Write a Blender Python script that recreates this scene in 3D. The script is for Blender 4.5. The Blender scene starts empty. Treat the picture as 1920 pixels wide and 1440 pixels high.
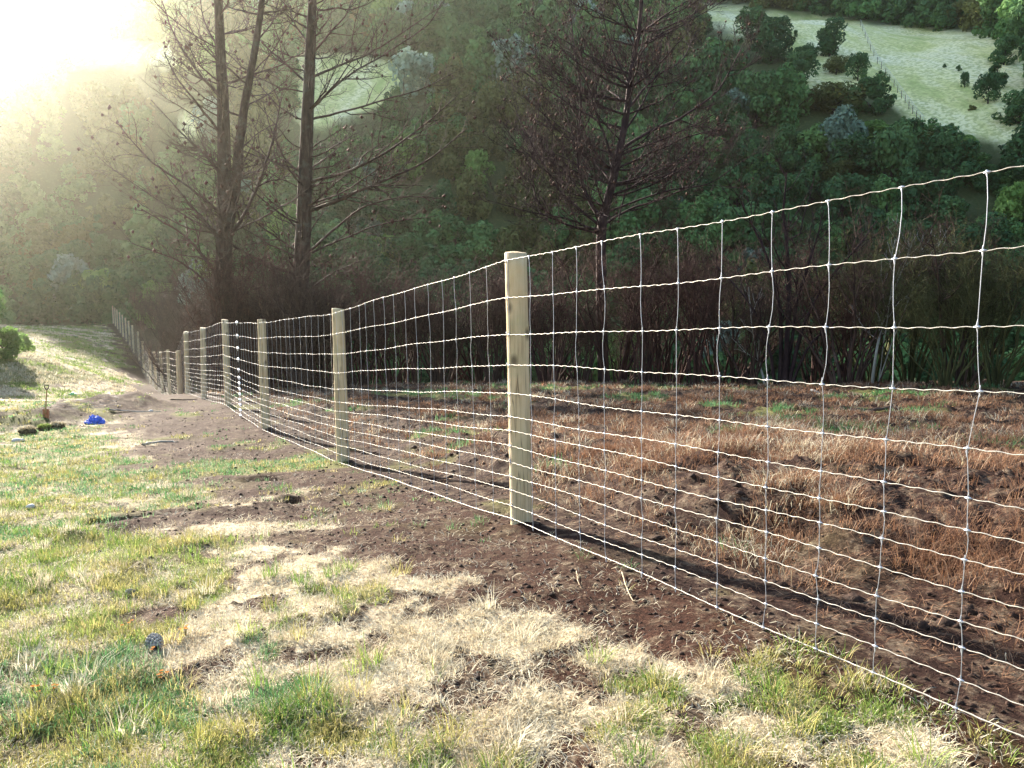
import bpy, math, random
import numpy as np
from mathutils import Vector

S = bpy.context.scene
COL = S.collection
R = math.radians

# ------------------------------------------------------------------ camera
EYE = 1.62
PITCH = R(6.0)
F = 1500.0                      # focal length in photo pixels (photo 1920 x 1440)
cam_d = bpy.data.cameras.new('camera')
cam_d.sensor_width = 36.0
cam_d.lens = 36.0 * F / 1920.0
cam_d.clip_start = 0.05
cam_d.clip_end = 3000
cam = bpy.data.objects.new('camera', cam_d)
cam.location = (0, 0, EYE)
cam.rotation_euler = (math.pi / 2 - PITCH, 0, 0)
COL.objects.link(cam)
S.camera = cam

# ------------------------------------------------------------------ light
SUN_AZ, SUN_EL = -38.0, 22.0
sdir = Vector((math.sin(R(SUN_AZ)) * math.cos(R(SUN_EL)), math.cos(R(SUN_AZ)) * math.cos(R(SUN_EL)), math.sin(R(SUN_EL))))
sun_d = bpy.data.lights.new('sun', 'SUN')
sun_d.energy = 5.0
sun_d.angle = R(0.8)
sun_d.color = (1.0, 0.915, 0.79)
sun = bpy.data.objects.new('sun', sun_d)
sun.rotation_euler = sdir.to_track_quat('Z', 'Y').to_euler()
sun.location = (0, 0, 50)
COL.objects.link(sun)
world = bpy.data.worlds.new('World')
S.world = world
world.use_nodes = True
wn = world.node_tree.nodes
bg = wn['Background']
sky = wn.new('ShaderNodeTexSky')
sky.sky_type = 'NISHITA'
sky.sun_disc = False
sky.sun_elevation = R(SUN_EL)
sky.sun_rotation = R(SUN_AZ)
world.node_tree.links.new(sky.outputs[0], bg.inputs[0])
bg.inputs[1].default_value = 0.085
S.view_settings.view_transform = 'Standard'
S.view_settings.look = 'None'
S.view_settings.gamma = 1.0
S.view_settings.exposure = 2.5
S.cycles.max_bounces = 5
S.cycles.diffuse_bounces = 3
S.cycles.transmission_bounces = 3
S.cycles.volume_bounces = 0
S.cycles.sample_clamp_indirect = 6.0

HAZE_DENSITY = 0.00036

# ------------------------------------------------------------------ helpers
fwd = np.array([0, math.cos(PITCH), -math.sin(PITCH)])
upv = np.array([0, math.sin(PITCH), math.cos(PITCH)])
EYEV = np.array([0, 0, EYE])


def ray(px, py):
    return fwd + np.array([1.0, 0, 0]) * ((px - 960) / F) + upv * ((720 - py) / F)


def at(px, py, Y):
    d = ray(px, py)
    return EYEV + d * (Y / d[1])


def project(x, y, z):
    x = np.asarray(x, float); y = np.asarray(y, float); z = np.asarray(z, float) - EYE
    de = y * fwd[1] + z * fwd[2]
    v = y * upv[1] + z * upv[2]
    de = np.where(de > 0.05, de, 1e9)
    return 960 + F * x / de, 720 - F * v / de


def smooth(x, a, b):
    t = np.clip((x - a) / (b - a), 0, 1)
    return t * t * (3 - 2 * t)


_prm = np.random.RandomState(11).permutation(512)
_val = np.random.RandomState(12).rand(512)


def vnoise(x, y, seed=0):
    x = np.asarray(x, float); y = np.asarray(y, float)
    xi = np.floor(x).astype(np.int64); yi = np.floor(y).astype(np.int64)
    fx = x - xi; fy = y - yi
    fx = fx * fx * (3 - 2 * fx); fy = fy * fy * (3 - 2 * fy)

    def h(i, j):
        return _val[_prm[(_prm[(i + seed * 57) & 511] + j) & 511]]
    return (h(xi, yi) * (1 - fx) + h(xi + 1, yi) * fx) * (1 - fy) + (h(xi, yi + 1) * (1 - fx) + h(xi + 1, yi + 1) * fx) * fy


def fbm(x, y, octv=4, seed=0):
    s = 0; a = 0.5; n = 0
    for k in range(octv):
        s = s + a * vnoise(x, y, seed + k); n += a
        x = x * 2.03 + 7.1; y = y * 2.03 - 3.7; a *= 0.5
    return s / n


def in_poly(px, py, poly):
    px = np.asarray(px, float); py = np.asarray(py, float)
    c = np.zeros(px.shape, bool)
    n = len(poly)
    for i in range(n):
        x1, y1 = poly[i]; x2, y2 = poly[i - 1]
        if y1 == y2:
            continue
        c ^= ((y1 > py) != (y2 > py)) & (px < (x2 - x1) * (py - y1) / (y2 - y1) + x1)
    return c


def seg_dist(x, y, pts):
    """distance to a polyline in plan, signed side (+ = right of travel) and arc position"""
    best = np.full(np.shape(x), 1e9); side = np.zeros(np.shape(x)); arc = np.zeros(np.shape(x)); L = 0
    for (x1, y1), (x2, y2) in zip(pts[:-1], pts[1:]):
        dx, dy = x2 - x1, y2 - y1
        l2 = dx * dx + dy * dy
        t = np.clip(((x - x1) * dx + (y - y1) * dy) / l2, 0, 1)
        d = np.hypot(x - x1 - t * dx, y - y1 - t * dy)
        s = np.sign((x - x1) * dy - (y - y1) * dx)
        m = d < best
        best = np.where(m, d, best); side = np.where(m, s, side); arc = np.where(m, L + t * math.sqrt(l2), arc)
        L += math.sqrt(l2)
    return best, side, arc


def npmesh(name, V, faces, mats, mat_idx=None, smooth_shade=False, attrs=None, parent=None):
    """V (n,3); faces = list of int arrays (m,k); one mesh object"""
    me = bpy.data.meshes.new(name)
    V = np.asarray(V, np.float32)
    me.vertices.add(len(V)); me.vertices.foreach_set('co', V.ravel())
    fl = [np.asarray(f, np.int32) for f in faces if len(f)]
    loops = np.concatenate([f.ravel() for f in fl]); npol = sum(len(f) for f in fl)
    starts = []; o = 0
    for f in fl:
        starts.append(o + np.arange(len(f), dtype=np.int32) * f.shape[1]); o += f.size
    me.loops.add(len(loops)); me.loops.foreach_set('vertex_index', loops)
    me.polygons.add(npol); me.polygons.foreach_set('loop_start', np.concatenate(starts))
    if mat_idx is not None:
        me.polygons.foreach_set('material_index', np.asarray(mat_idx, np.int32))
    me.polygons.foreach_set('use_smooth', np.full(npol, smooth_shade))
    me.update(calc_edges=True)
    for k, a in (attrs or {}).items():
        a = np.asarray(a, np.float32)
        if a.ndim == 1:
            at_ = me.attributes.new(k, 'FLOAT', 'POINT'); at_.data.foreach_set('value', a)
        else:
            at_ = me.attributes.new(k, 'FLOAT_COLOR', 'POINT'); at_.data.foreach_set('color', a.ravel())
    for m in (mats if isinstance(mats, (list, tuple)) else [mats]):
        me.materials.append(m)
    ob = bpy.data.objects.new(name, me)
    COL.objects.link(ob)
    if parent:
        ob.parent = parent
    return ob


def tag(o, label=None, cat=None, group=None, kind=None):
    if label: o['label'] = label
    if cat: o['category'] = cat
    if group: o['group'] = group
    if kind: o['kind'] = kind
    return o


def empty(name, loc=(0, 0, 0)):
    o = bpy.data.objects.new(name, None)
    o.empty_display_size = 0.2
    o.location = loc
    COL.objects.link(o)
    return o


class MB:
    """collects tubes and raw faces, builds ONE mesh"""
    def __init__(self):
        self.t = {}; self.raw = []

    def tube(self, pts, rad, sides=4, mat=0):
        pts = np.asarray(pts, float)
        rad = np.broadcast_to(np.asarray(rad, float), (len(pts),))
        self.t.setdefault((len(pts), sides, mat), []).append((pts, rad))

    def faces(self, V, Fc, mat=0):
        self.raw.append((np.asarray(V, float), np.asarray(Fc, int), mat))

    def arrays(self):
        Vs = []; Fs = []; Ms = []; o = 0
        for (n, k, mat), lst in self.t.items():
            P = np.array([a for a, _ in lst]); Rr = np.array([b for _, b in lst])
            T = np.gradient(P, axis=1)
            T /= np.linalg.norm(T, axis=2, keepdims=True) + 1e-9
            mean = np.abs(T.mean(axis=1))
            ref = np.zeros_like(mean); ref[np.arange(len(mean)), mean.argmin(axis=1)] = 1.0
            U = np.cross(T, ref[:, None, :]); U /= np.linalg.norm(U, axis=2, keepdims=True) + 1e-9
            W = np.cross(T, U)
            a = np.arange(k) * 2 * math.pi / k
            ring = P[:, :, None, :] + Rr[:, :, None, None] * (U[:, :, None, :] * np.cos(a)[None, None, :, None] + W[:, :, None, :] * np.sin(a)[None, None, :, None])
            m = len(lst)
            base = o + (np.arange(m) * n * k)[:, None, None]
            i = (np.arange(n - 1) * k)[None, :, None]; j = np.arange(k)[None, None, :]; j2 = (j + 1) % k
            Fq = np.stack([base + i + j, base + i + j2, base + i + k + j2, base + i + k + j], axis=-1).reshape(-1, 4)
            Vs.append(ring.reshape(-1, 3)); Fs.append(Fq); Ms.append(np.full(len(Fq), mat)); o += m * n * k
        for V, Fc, mat in self.raw:
            Vs.append(V); Fs.append(Fc + o); Ms.append(np.full(len(Fc), mat)); o += len(V)
        return Vs, Fs, Ms

    def build(self, name, mats, parent=None, smooth_shade=True, origin=None):
        Vs, Fs, Ms = self.arrays()
        V = np.concatenate(Vs)
        if origin is not None:
            V = V - np.asarray(origin)
        # concatenate faces of the same width so indices and materials stay in order
        return npmesh(name, V, Fs, mats, np.concatenate(Ms), smooth_shade, parent=parent)


# ------------------------------------------------------------------ materials
def new_mat(name):
    m = bpy.data.materials.new(name); m.use_nodes = True
    nt = m.node_tree
    b = nt.nodes['Principled BSDF']
    b.inputs['Roughness'].default_value = 0.9
    b.inputs['Specular IOR Level'].default_value = 0.2
    return m, nt, b


def noise_node(nt, scale, detail=5, coord=None, rough=0.6):
    n = nt.nodes.new('ShaderNodeTexNoise')
    n.inputs['Scale'].default_value = scale; n.inputs['Detail'].default_value = detail; n.inputs['Roughness'].default_value = rough
    if coord is not None:
        nt.links.new(coord, n.inputs['Vector'])
    return n


def ramp(nt, src, stops):
    r = nt.nodes.new('ShaderNodeValToRGB')
    e = r.color_ramp.elements
    while len(e) < len(stops):
        e.new(0.5)
    for el, (p, c) in zip(e, stops):
        el.position = p; el.color = (*c, 1)
    nt.links.new(src, r.inputs[0])
    return r


def mixc(nt, fac, a, b):
    n = nt.nodes.new('ShaderNodeMix'); n.data_type = 'RGBA'
    for sock, v in ((n.inputs[0], fac), (n.inputs[6], a), (n.inputs[7], b)):
        if hasattr(v, 'links'):
            nt.links.new(v, sock)
        else:
            sock.default_value = v if not isinstance(v, tuple) else (*v, 1)
    return n.outputs[2]


def math_n(nt, op, a, b=0.0, clamp=False):
    n = nt.nodes.new('ShaderNodeMath'); n.operation = op; n.use_clamp = clamp
    for i, v in enumerate((a, b)):
        if hasattr(v, 'links'):
            nt.links.new(v, n.inputs[i])
        else:
            n.inputs[i].default_value = v
    return n.outputs[0]


def bump(nt, b, src, strength, dist=0.02):
    n = nt.nodes.new('ShaderNodeBump'); n.inputs['Strength'].default_value = strength; n.inputs['Distance'].default_value = dist
    nt.links.new(src, n.inputs['Height']); nt.links.new(n.outputs[0], b.inputs['Normal'])


def leaf_mat(name, stops, trans=0.35, scale=0.8, use_obj_rand=True, rnd_attr=None, clump=False):
    """leafy material: colour ramp over noise + per-plant variation, part translucent"""
    m, nt, b = new_mat(name)
    geo = nt.nodes.new('ShaderNodeNewGeometry')
    n = noise_node(nt, scale, 4, geo.outputs['Position'])
    v = n.outputs['Fac']
    if rnd_attr:
        a = nt.nodes.new('ShaderNodeAttribute'); a.attribute_name = rnd_attr
        v = math_n(nt, 'ADD', math_n(nt, 'MULTIPLY', v, 0.55), math_n(nt, 'MULTIPLY', a.outputs['Fac'], 0.45))
    elif use_obj_rand:
        oi = nt.nodes.new('ShaderNodeObjectInfo')
        v = math_n(nt, 'ADD', math_n(nt, 'MULTIPLY', v, 0.5), math_n(nt, 'MULTIPLY', oi.outputs['Random'], 0.2))
        a = nt.nodes.new('ShaderNodeAttribute'); a.attribute_name = 'rnd'
        v = math_n(nt, 'ADD', v, math_n(nt, 'MULTIPLY', a.outputs['Fac'], 0.38))
    r = ramp(nt, v, stops)
    nt.links.new(r.outputs[0], b.inputs['Base Color'])
    if trans:
        t = nt.nodes.new('ShaderNodeBsdfTranslucent')
        nt.links.new(r.outputs[0], t.inputs[0])
        mx = nt.nodes.new('ShaderNodeMixShader'); mx.inputs[0].default_value = trans
        nt.links.new(b.outputs[0], mx.inputs[1]); nt.links.new(t.outputs[0], mx.inputs[2])
        nt.links.new(mx.outputs[0], nt.nodes['Material Output'].inputs[0])
    return m


def bark_mat(name, c1, c2, c3, scale=6, lichen=None):
    m, nt, b = new_mat(name)
    tc = nt.nodes.new('ShaderNodeTexCoord')
    mp = nt.nodes.new('ShaderNodeMapping'); mp.inputs['Scale'].default_value = (1, 1, 0.25)
    nt.links.new(tc.outputs['Object'], mp.inputs[0])
    n = noise_node(nt, scale, 6, mp.outputs[0])
    r = ramp(nt, n.outputs['Fac'], [(0.3, c1), (0.52, c2), (0.72, c3)])
    c = r.outputs[0]
    if lichen:
        n2 = noise_node(nt, scale * 0.35, 5, tc.outputs['Object'])
        f = ramp(nt, n2.outputs['Fac'], [(0.55, (0, 0, 0)), (0.66, (1, 1, 1))])
        c = mixc(nt, f.outputs[0], c, lichen)
    nt.links.new(c, b.inputs['Base Color'])
    bump(nt, b, n.outputs['Fac'], 0.6, 0.03)
    return m


M_pine_bark = bark_mat('pine_bark', (.026, .016, .012), (.062, .038, .028), (.12, .085, .068), 9, (.085, .075, .06))
M_dark_bark = bark_mat('dark_bark', (.016, .009, .010), (.038, .020, .021), (.078, .045, .045), 7)
M_cone = bark_mat('cone_scales', (.04, .02, .012), (.08, .04, .028), (.12, .07, .05), 20)
M_twig = bark_mat('dry_twig', (.018, .009, .008), (.058, .026, .021), (.14, .068, .052), 5)
M_twig2 = bark_mat('brown_twig', (.020, .012, .010), (.066, .038, .029), (.16, .10, .076), 5)
M_olive_twig = bark_mat('olive_twig', (0.0306, 0.0306, 0.0128), (0.0765, 0.0765, 0.0272), (0.1530, 0.1445, 0.0576), 3)
M_pale_wood = bark_mat('pale_dead_wood', (.22, .19, .15), (.36, .33, .28), (.52, .49, .43), 9)
M_leaf_dark = leaf_mat('dark_leaves', [(.25, (0.0228, 0.0577, 0.0250)), (.5, (0.0532, 0.1209, 0.0452)), (.75, (0.1140, 0.2046, 0.0702))], .24, 1.5)
M_leaf_mid = leaf_mat('green_leaves', [(.25, (.042, .11, .036)), (.5, (.10, .21, .068)), (.75, (.19, .32, .10))], .24, 1.5)
M_leaf_olive = leaf_mat('olive_leaves', [(.25, (.05, .065, .020)), (.5, (.11, .125, .038)), (.75, (.19, .19, .06))], .24, 1.5)
M_leaf_silver = leaf_mat('silver_leaves', [(.25, (.09, .14, .10)), (.5, (.18, .26, .19)), (.75, (.30, .40, .30))], .24, 1.5)
M_leaf_lime = leaf_mat('light_green_leaves', [(.25, (.09, .17, .045)), (.5, (.17, .29, .07)), (.75, (.27, .40, .11))], .42, 1.5)

# ------------------------------------------------------------------ fence line (plan + heights read off the post tops and bases)
POST_H = 1.95
posts_px = [((967, 475), (978, 984)), ((633.5, 580), (644, 872)), ((490, 600), (499, 809)), ((421.5, 600), (428, 762)),
            ((380.5, 615), (382.5, 749)), ((349, 622), (352, 738))]
posts = []
for (tx, ty), (bx, by) in posts_px:
    rt, rb = ray(tx, ty), ray(bx, by)
    Y = POST_H / (rt[2] / rt[1] - rb[2] / rb[1])
    posts.append((at(tx, ty, Y), at(bx, by, Y)))
far_px = [(334.5, 658), (314.5, 656), (301, 660), (289.5, 660), (280, 656), (267, 640), (258.5, 622), (248, 610), (241, 602), (235, 596),
          (229, 590.5), (224, 585.5), (219, 580.5), (215, 577), (211, 573.5), (208, 571)]
Y = posts[-1][1][1]
for k, (tx, ty) in enumerate(far_px):
    Y += 4.0 if k < 7 else 4.6
    p = at(tx, ty, Y)
    posts.append((p, p - np.array([0, 0, POST_H])))
# one more post out of the frame, to the right and behind the photographer
dirn = np.array([1.68 - 0.03, 2.63 - 5.76]); dirn /= np.linalg.norm(dirn)
b0 = np.array([posts[0][1][0] + dirn[0] * 4.6, posts[0][1][1] + dirn[1] * 4.6, 0.20])
posts.insert(0, (b0 + np.array([0, 0, POST_H]), b0))
b0 = np.array([b0[0] + dirn[0] * 4.6, b0[1] + dirn[1] * 4.6, 0.36])
posts.insert(0, (b0 + np.array([0, 0, POST_H]), b0))
FLINE = [(p[1][0], p[1][1]) for p in posts]

# ------------------------------------------------------------------ terrain
ctrl = [(p[1][0], p[1][1], p[1][2]) for p in posts[1:]] + [
    (1.68, 2.63, .14), (0, 0, 0), (-3, 2, .05), (-4, 5, -.12), (3, 0, .25), (5, 4, .27), (2.2, 6, .2), (4, 10, .0), (8, 10, -.05), (0, 14, -.38),
    (6, 20, -.58), (-3, 22, -.85), (12, 20, -.45), (15, 13, .1), (-8, 10, -.5), (-12, 16, -.8), (-10, 7, -.35), (-14, 25, -1.55), (-18, 31, -1.75),
    (-22, 36, -.75), (-34, 60, -.8), (-47, 90, -1.3), (-62, 97, -.6), (-30, 30, -.3), (-20, 18, -.4), (0, 30, -1.6), (10, 32, -2.6),
    (25, 30, -2.0), (0, 45, -4.5), (20, 50, -5.5), (-10, 45, -4), (-20, 62, -4), (50, 40, -4), (50, 0, 1), (-50, 0, .5), (0, -30, 1), (-45, -30, 1),
    (45, -30, 2), (-60, 40, 0), (-30, 100, -3), (20, 90, -6), (70, 90, -5), (-90, 90, 1)]
CP = np.array(ctrl)
_n = len(CP)


def _tps(r2):
    return np.where(r2 > 1e-9, 0.5 * r2 * np.log(np.maximum(r2, 1e-12)), 0)


_d2 = ((CP[:, None, :2] - CP[None, :, :2]) ** 2).sum(-1)
_A = np.zeros((_n + 3, _n + 3)); _A[:_n, :_n] = _tps(_d2) + np.eye(_n) * 0.15
_A[:_n, _n] = 1; _A[:_n, _n + 1:] = CP[:, :2]; _A[_n:, :_n] = _A[:_n, _n:].T
_w = np.linalg.solve(_A, np.concatenate([CP[:, 2], np.zeros(3)]))


def near_h(x, y):
    x = np.asarray(x, float); y = np.asarray(y, float)
    s = _w[_n] + _w[_n + 1] * x + _w[_n + 2] * y
    for i in range(_n):
        s = s + _w[i] * _tps((x - CP[i, 0]) ** 2 + (y - CP[i, 1]) ** 2)
    return s


R1, R2 = 200.0, 285.0
_ta = np.array([-180, -60, -48, -40, -36, -30, -25, -20, -14, -8, 0, 8, 13, 23, 33, 45, 180])
_e1 = np.array([8, 8, 9, 9.5, 10.5, 14.5, 16.5, 17.5, 18, 19, 19.3, 19.6, 19.0, 18.0, 16.8, 15, 8])
_e2 = np.array([10, 10, 11, 11.5, 12.5, 18.5, 22.5, 24, 23.5, 24.5, 25, 25, 25, 25, 25, 22, 10])


def hill_h(x, y):
    r = np.hypot(x, y); th = np.degrees(np.arctan2(x, y))
    z1 = np.tan(np.radians(np.interp(th, _ta, _e1))) * R1 + EYE
    z2 = np.tan(np.radians(np.interp(th, _ta, _e2))) * R2 + EYE
    r0 = 52.0; z0 = -4.5
    t = np.clip((r - r0) / (R1 - r0), 0, 1)
    z = z0 + (z1 - z0) * (1.27 * t - 0.27 * t * t)
    dip = smooth(r, R1 + 2, R1 + 22) * (1 - smooth(r, R1 + 22, R1 + 45)) * 14
    t2 = np.clip((r - R1 - 25) / (R2 - R1 - 25), 0, 1.0)
    z = z + (z2 - z1) * t2 - dip
    z = z + (fbm(x / 22, y / 22, 3, 5) - .5) * 5 * smooth(r, 80, 120)
    return z


def far_h(x, y):
    r = np.hypot(x, y); th = np.degrees(np.arctan2(x, y))
    a = np.interp(th, [-24, -14], [104, 52]); b = np.interp(th, [-24, -14], [150, 100])
    w = smooth(r, a, b)
    return near_h(x, y) * (1 - w) + hill_h(x, y) * w


TRENCH = [tuple(at(px, py, y_)[:2]) for px, py, y_ in ((205, 990, 6.6), (280, 978, 6.8), (370, 966, 7.0), (470, 955, 7.2), (520, 948, 7.3))]
MOUND = [tuple(at(px, py, y_)[:2]) for px, py, y_ in ((20, 815, 15.2), (90, 792, 16.2), (150, 775, 17.5), (230, 758, 19))]
HOLE = at(497, 872, 9.0)[:2]


def ground_h(x, y):
    x = np.asarray(x, float); y = np.asarray(y, float)
    z = far_h(x, y)
    r = np.hypot(x, y)
    d, side, arc = seg_dist(x, y, FLINE)
    nearw = 1 - smooth(r, 25, 45)
    # cut bank a step behind the fence, and lumps of turned soil on that side
    dd = d * side
    bank = smooth(dd + (fbm(x * 1.3, y * 1.3, 3, 21) - .5) * 1.1, 0.75, 1.35)
    z = z + nearw * (bank - smooth(dd, 1.5, 7)) * 0.17 * (1 - smooth(y, 8, 14))
    lump = np.maximum(fbm(x * 4.2, y * 4.2, 4, 31) - .44, 0) * 0.20 + (fbm(x * 10, y * 10, 3, 33) - .5) * .10
    z = z + nearw * smooth(dd, .6, 1.6) * lump
    # everywhere: uneven turf
    z = z + nearw * ((fbm(x * .9, y * .9, 3, 41) - .5) * .10 + (fbm(x * 5, y * 5, 3, 51) - .5) * .05 * smooth(d, .15, .6))
    for p_ in posts[1:7]:
        dp = np.hypot(x - p_[1][0], y - p_[1][1])
        z = z + (.05 + .06 * (fbm(x * 9, y * 9, 2, 45) - .5)) * (1 - smooth(dp, .06, .30))
    dt, _, _ = seg_dist(x, y, TRENCH)
    z = z - .15 * (1 - smooth(dt + (fbm(x * 4, y * 4, 2, 61) - .5) * .25, .03, .30))
    dt2, _, _ = seg_dist(x, y + .38, TRENCH)
    z = z + .05 * (1 - smooth(dt2, .05, .35))
    dm, _, _ = seg_dist(x, y, MOUND)
    z = z + (0.30 + .25 * (fbm(x * 3, y * 3, 3, 71) - .5)) * (1 - smooth(dm, .2, 1.5))
    z = z - .10 * (1 - smooth(np.hypot((x - HOLE[0]) / 1.6, y - HOLE[1]), .05, .25))
    return z


def gz(x, y):
    return float(ground_h(np.array([x]), np.array([y]))[0])


def hit(px, py, full=True, r0=2.0, r1=340.0):
    d = ray(px, py)
    s = np.geomspace(r0, r1, 1500) / math.hypot(d[0], d[1])
    P = EYEV + d[None, :] * s[:, None]
    h = ground_h(P[:, 0], P[:, 1])
    k = np.nonzero(P[:, 2] < h)[0]
    if not len(k):
        return None
    i = k[0]
    return np.array([P[i, 0], P[i, 1], h[i]])


PAST = [[(1290, 0), (1600, 38), (1930, 78), (1930, 312), (1860, 268), (1790, 248), (1720, 238), (1690, 205), (1650, 170), (1500, 165), (1485, 120), (1420, 80), (1340, 62)],
        [(560, 95), (700, 112), (800, 122), (1000, 118), (1005, 128), (850, 150), (740, 180), (660, 215), (590, 240), (540, 200)],
        [(330, 205), (420, 205), (415, 255), (340, 255)], [(100, 70), (560, 95), (540, 130), (340, 122), (120, 130)]]


def in_past(px, py):
    m = np.zeros(np.shape(px), bool)
    for p in PAST:
        m |= in_poly(px, py, p)
    return m



def woodland(x, y, z):
    """1 under the trees (leaf litter, bracken and scrub), 0 on the open pasture"""
    px, py = project(x, y, z)
    wx = (fbm(x * .11, y * .11, 3, 231) - .5) * 60; wy = (fbm(x * .11, y * .11, 3, 233) - .5) * 40
    acc = 0.0; rj = np.random.RandomState(4)
    for k in range(12):
        acc = acc + in_past(px + wx + rj.randn() * 9, py + wy + rj.randn() * 7)
    return 1.0 - acc / 12


CONE = at(289, 1212, 4.05)[:2]


# surface cover: soil / dry straw / green, by place
P_GREEN = [(-400, 950), (150, 975), (330, 985), (370, 1100), (300, 1250), (380, 1330), (560, 1500), (-400, 1600)]
P_GREEN2 = [(-400, 815), (120, 815), (225, 800), (230, 860), (330, 905), (440, 935), (440, 955), (200, 985), (-400, 960)]


def cover(x, y, z):
    """returns soil, straw, green weights (0..1) with ragged edges"""
    px, py = project(x, y, z)
    wob = (fbm(x * 1.1, y * 1.1, 4, 81) - .5)
    qx = px + wob * 260; qy = py + (fbm(x * 1.3, y * 1.3, 4, 91) - .5) * 170
    d, side, arc = seg_dist(x, y, FLINE)
    dd = d * side
    left = dd < 0
    fine = fbm(x * 6, y * 6, 4, 101)
    # bare soil strip along the left of the fence
    strip = np.interp(y, [0, 2.5, 4, 6, 8, 10, 14, 20, 30, 60, 100], [.35, .5, .85, 1.4, 1.9, 2.2, 2.7, 2.6, 1.4, 1.1, 1.0])
    soil_l = 1 - smooth(d + wob * 3.4 * np.clip(y / 8, .3, 1) + (fine - .5) * .8, strip * .7, strip * 1.15)
    # mud tongue in the middle (photo 220-950, 940-1090)
    tongue = in_poly(qx, qy, [(200, 960), (520, 925), (960, 900), (1100, 1100), (1000, 1110), (800, 1060), (560, 1000), (330, 985)])
    soil_l = np.maximum(soil_l, tongue * .9)
    dm, _, _ = seg_dist(x, y, MOUND)
    soil_l = np.maximum(soil_l, 1 - smooth(dm + (fine - .5) * 1.2, .5, 1.6))
    dt, _, _ = seg_dist(x, y, TRENCH)
    soil_l = np.maximum(soil_l, 1 - smooth(dt, .15, .4))
    gr = np.maximum(in_poly(qx, qy, P_GREEN) * 1.0, in_poly(qx, qy, P_GREEN2) * 1.0)
    gr = np.where(fbm(x * 4.2, y * 4.2, 4, 103) < .43, gr * .35, gr)
    pas = smooth(y, 17, 22) * (1 - soil_l)                     # pasture slope beyond, at left
    pasg = pas * smooth(fbm(x * .35, y * .35, 3, 111), .42, .58)
    tuft = smooth(fbm(x * 3.6 + 3, y * 3.6, 4, 121), .505, .59) * smooth(fbm(x * .8, y * .8, 2, 125), .38, .55)  # green tufts in the straw
    green = np.clip(np.maximum(np.maximum(gr, pasg), tuft * .8), 0, 1) * (1 - soil_l * .85)
    patch = smooth(fbm(x * .9, y * .9, 3, 131), .52, .66) * smooth(y, 7, 10)
    green = np.where(left, np.maximum(green, patch * .8 * (y < 17)), green)
    straw = np.clip(1 - soil_l - green, 0, 1)
    bare = smooth(fbm(x * 4.6, y * 4.6, 4, 141), .535, .62) * straw * .9
    straw = straw - bare; soil_l = np.clip(soil_l + bare, 0, 1)
    # right of the fence: brown soil under dead weeds
    soil_r = .75 + .25 * smooth(fine, .4, .6)
    g_r = smooth(fbm(x * .8, y * .8, 4, 151), .62, .72) * .7
    cone_d = np.hypot(x - CONE[0], y - CONE[1])
    sc_ = 1 - smooth(cone_d + (fine - .5) * .1, .12, .24)
    soil_l = np.maximum(soil_l, sc_); green = green * (1 - sc_); straw = straw * (1 - sc_)
    r_ = np.hypot(x, y)
    fr_ = smooth(r_, 34, 44) * (~left)
    fld = (fr_ > .5) & (woodland(x, y, z) < .5)
    left = left | fld
    soil_l = np.where(fld, 0, soil_l); green = np.where(fld, .35, green); straw = np.where(fld, 1.4, straw)
    soil = np.where(left, soil_l, soil_r); green = np.where(left, green, g_r); straw = np.where(left, straw, (1 - soil_r) * .15)
    wd = (fr_ > .5) & ~fld
    soil = np.where(wd, 1.0, soil); straw = np.where(wd, 0, straw); green = np.where(wd, .2, green)
    return soil, straw, green, left


# ---- ground sheet: polar grid, fine near the camera
def angles():
    a = [np.linspace(-180, -60, 25)[:-1], np.linspace(-60, -42, 40)[:-1], np.linspace(-42, 42, 620), np.linspace(42, 60, 40)[1:], np.linspace(60, 180, 25)[1:-1]]
    return np.radians(np.concatenate(a))


def polar_sheet(name, r, mats, hfun, attrs=True, wood=False, close=False, drop=None):
    th = angles(); na = len(th); nr = len(r)
    RR, TT = np.meshgrid(r, th, indexing='ij')
    X = RR * np.sin(TT); Yy = RR * np.cos(TT)
    Z = hfun(X.ravel(), Yy.ravel()).reshape(X.shape)
    if drop is not None:
        sw = np.interp(np.degrees(TT), [-24, -14], [103, 74])
        Z = Z - drop(RR, sw)
    V = np.stack([X, Yy, Z], -1).reshape(-1, 3)
    i = np.arange(nr - 1)[:, None] * na; j = np.arange(na)[None, :]; j2 = (j + 1) % na
    Q = np.stack([i + j, i + j2, i + na + j2, i + na + j], -1).reshape(-1, 4)[:, ::-1]
    fl = [Q]
    if close:
        V = np.concatenate([V, [[0, 0, Z[0].mean()]]])
        c = len(V) - 1
        fl.append(np.stack([np.arange(na), (np.arange(na) + 1) % na, np.full(na, c)], -1)[:, ::-1])
    at_ = {}
    if attrs:
        so, st, g, left = cover(V[:, 0], V[:, 1], V[:, 2])
        at_['cover'] = np.stack([so, st, g, np.where(left, 1.0, 0.0)], -1)
    if wood:
        at_['wood'] = woodland(V[:, 0], V[:, 1], V[:, 2])
    return npmesh(name, V, fl, mats, smooth_shade=True, attrs=at_)


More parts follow.
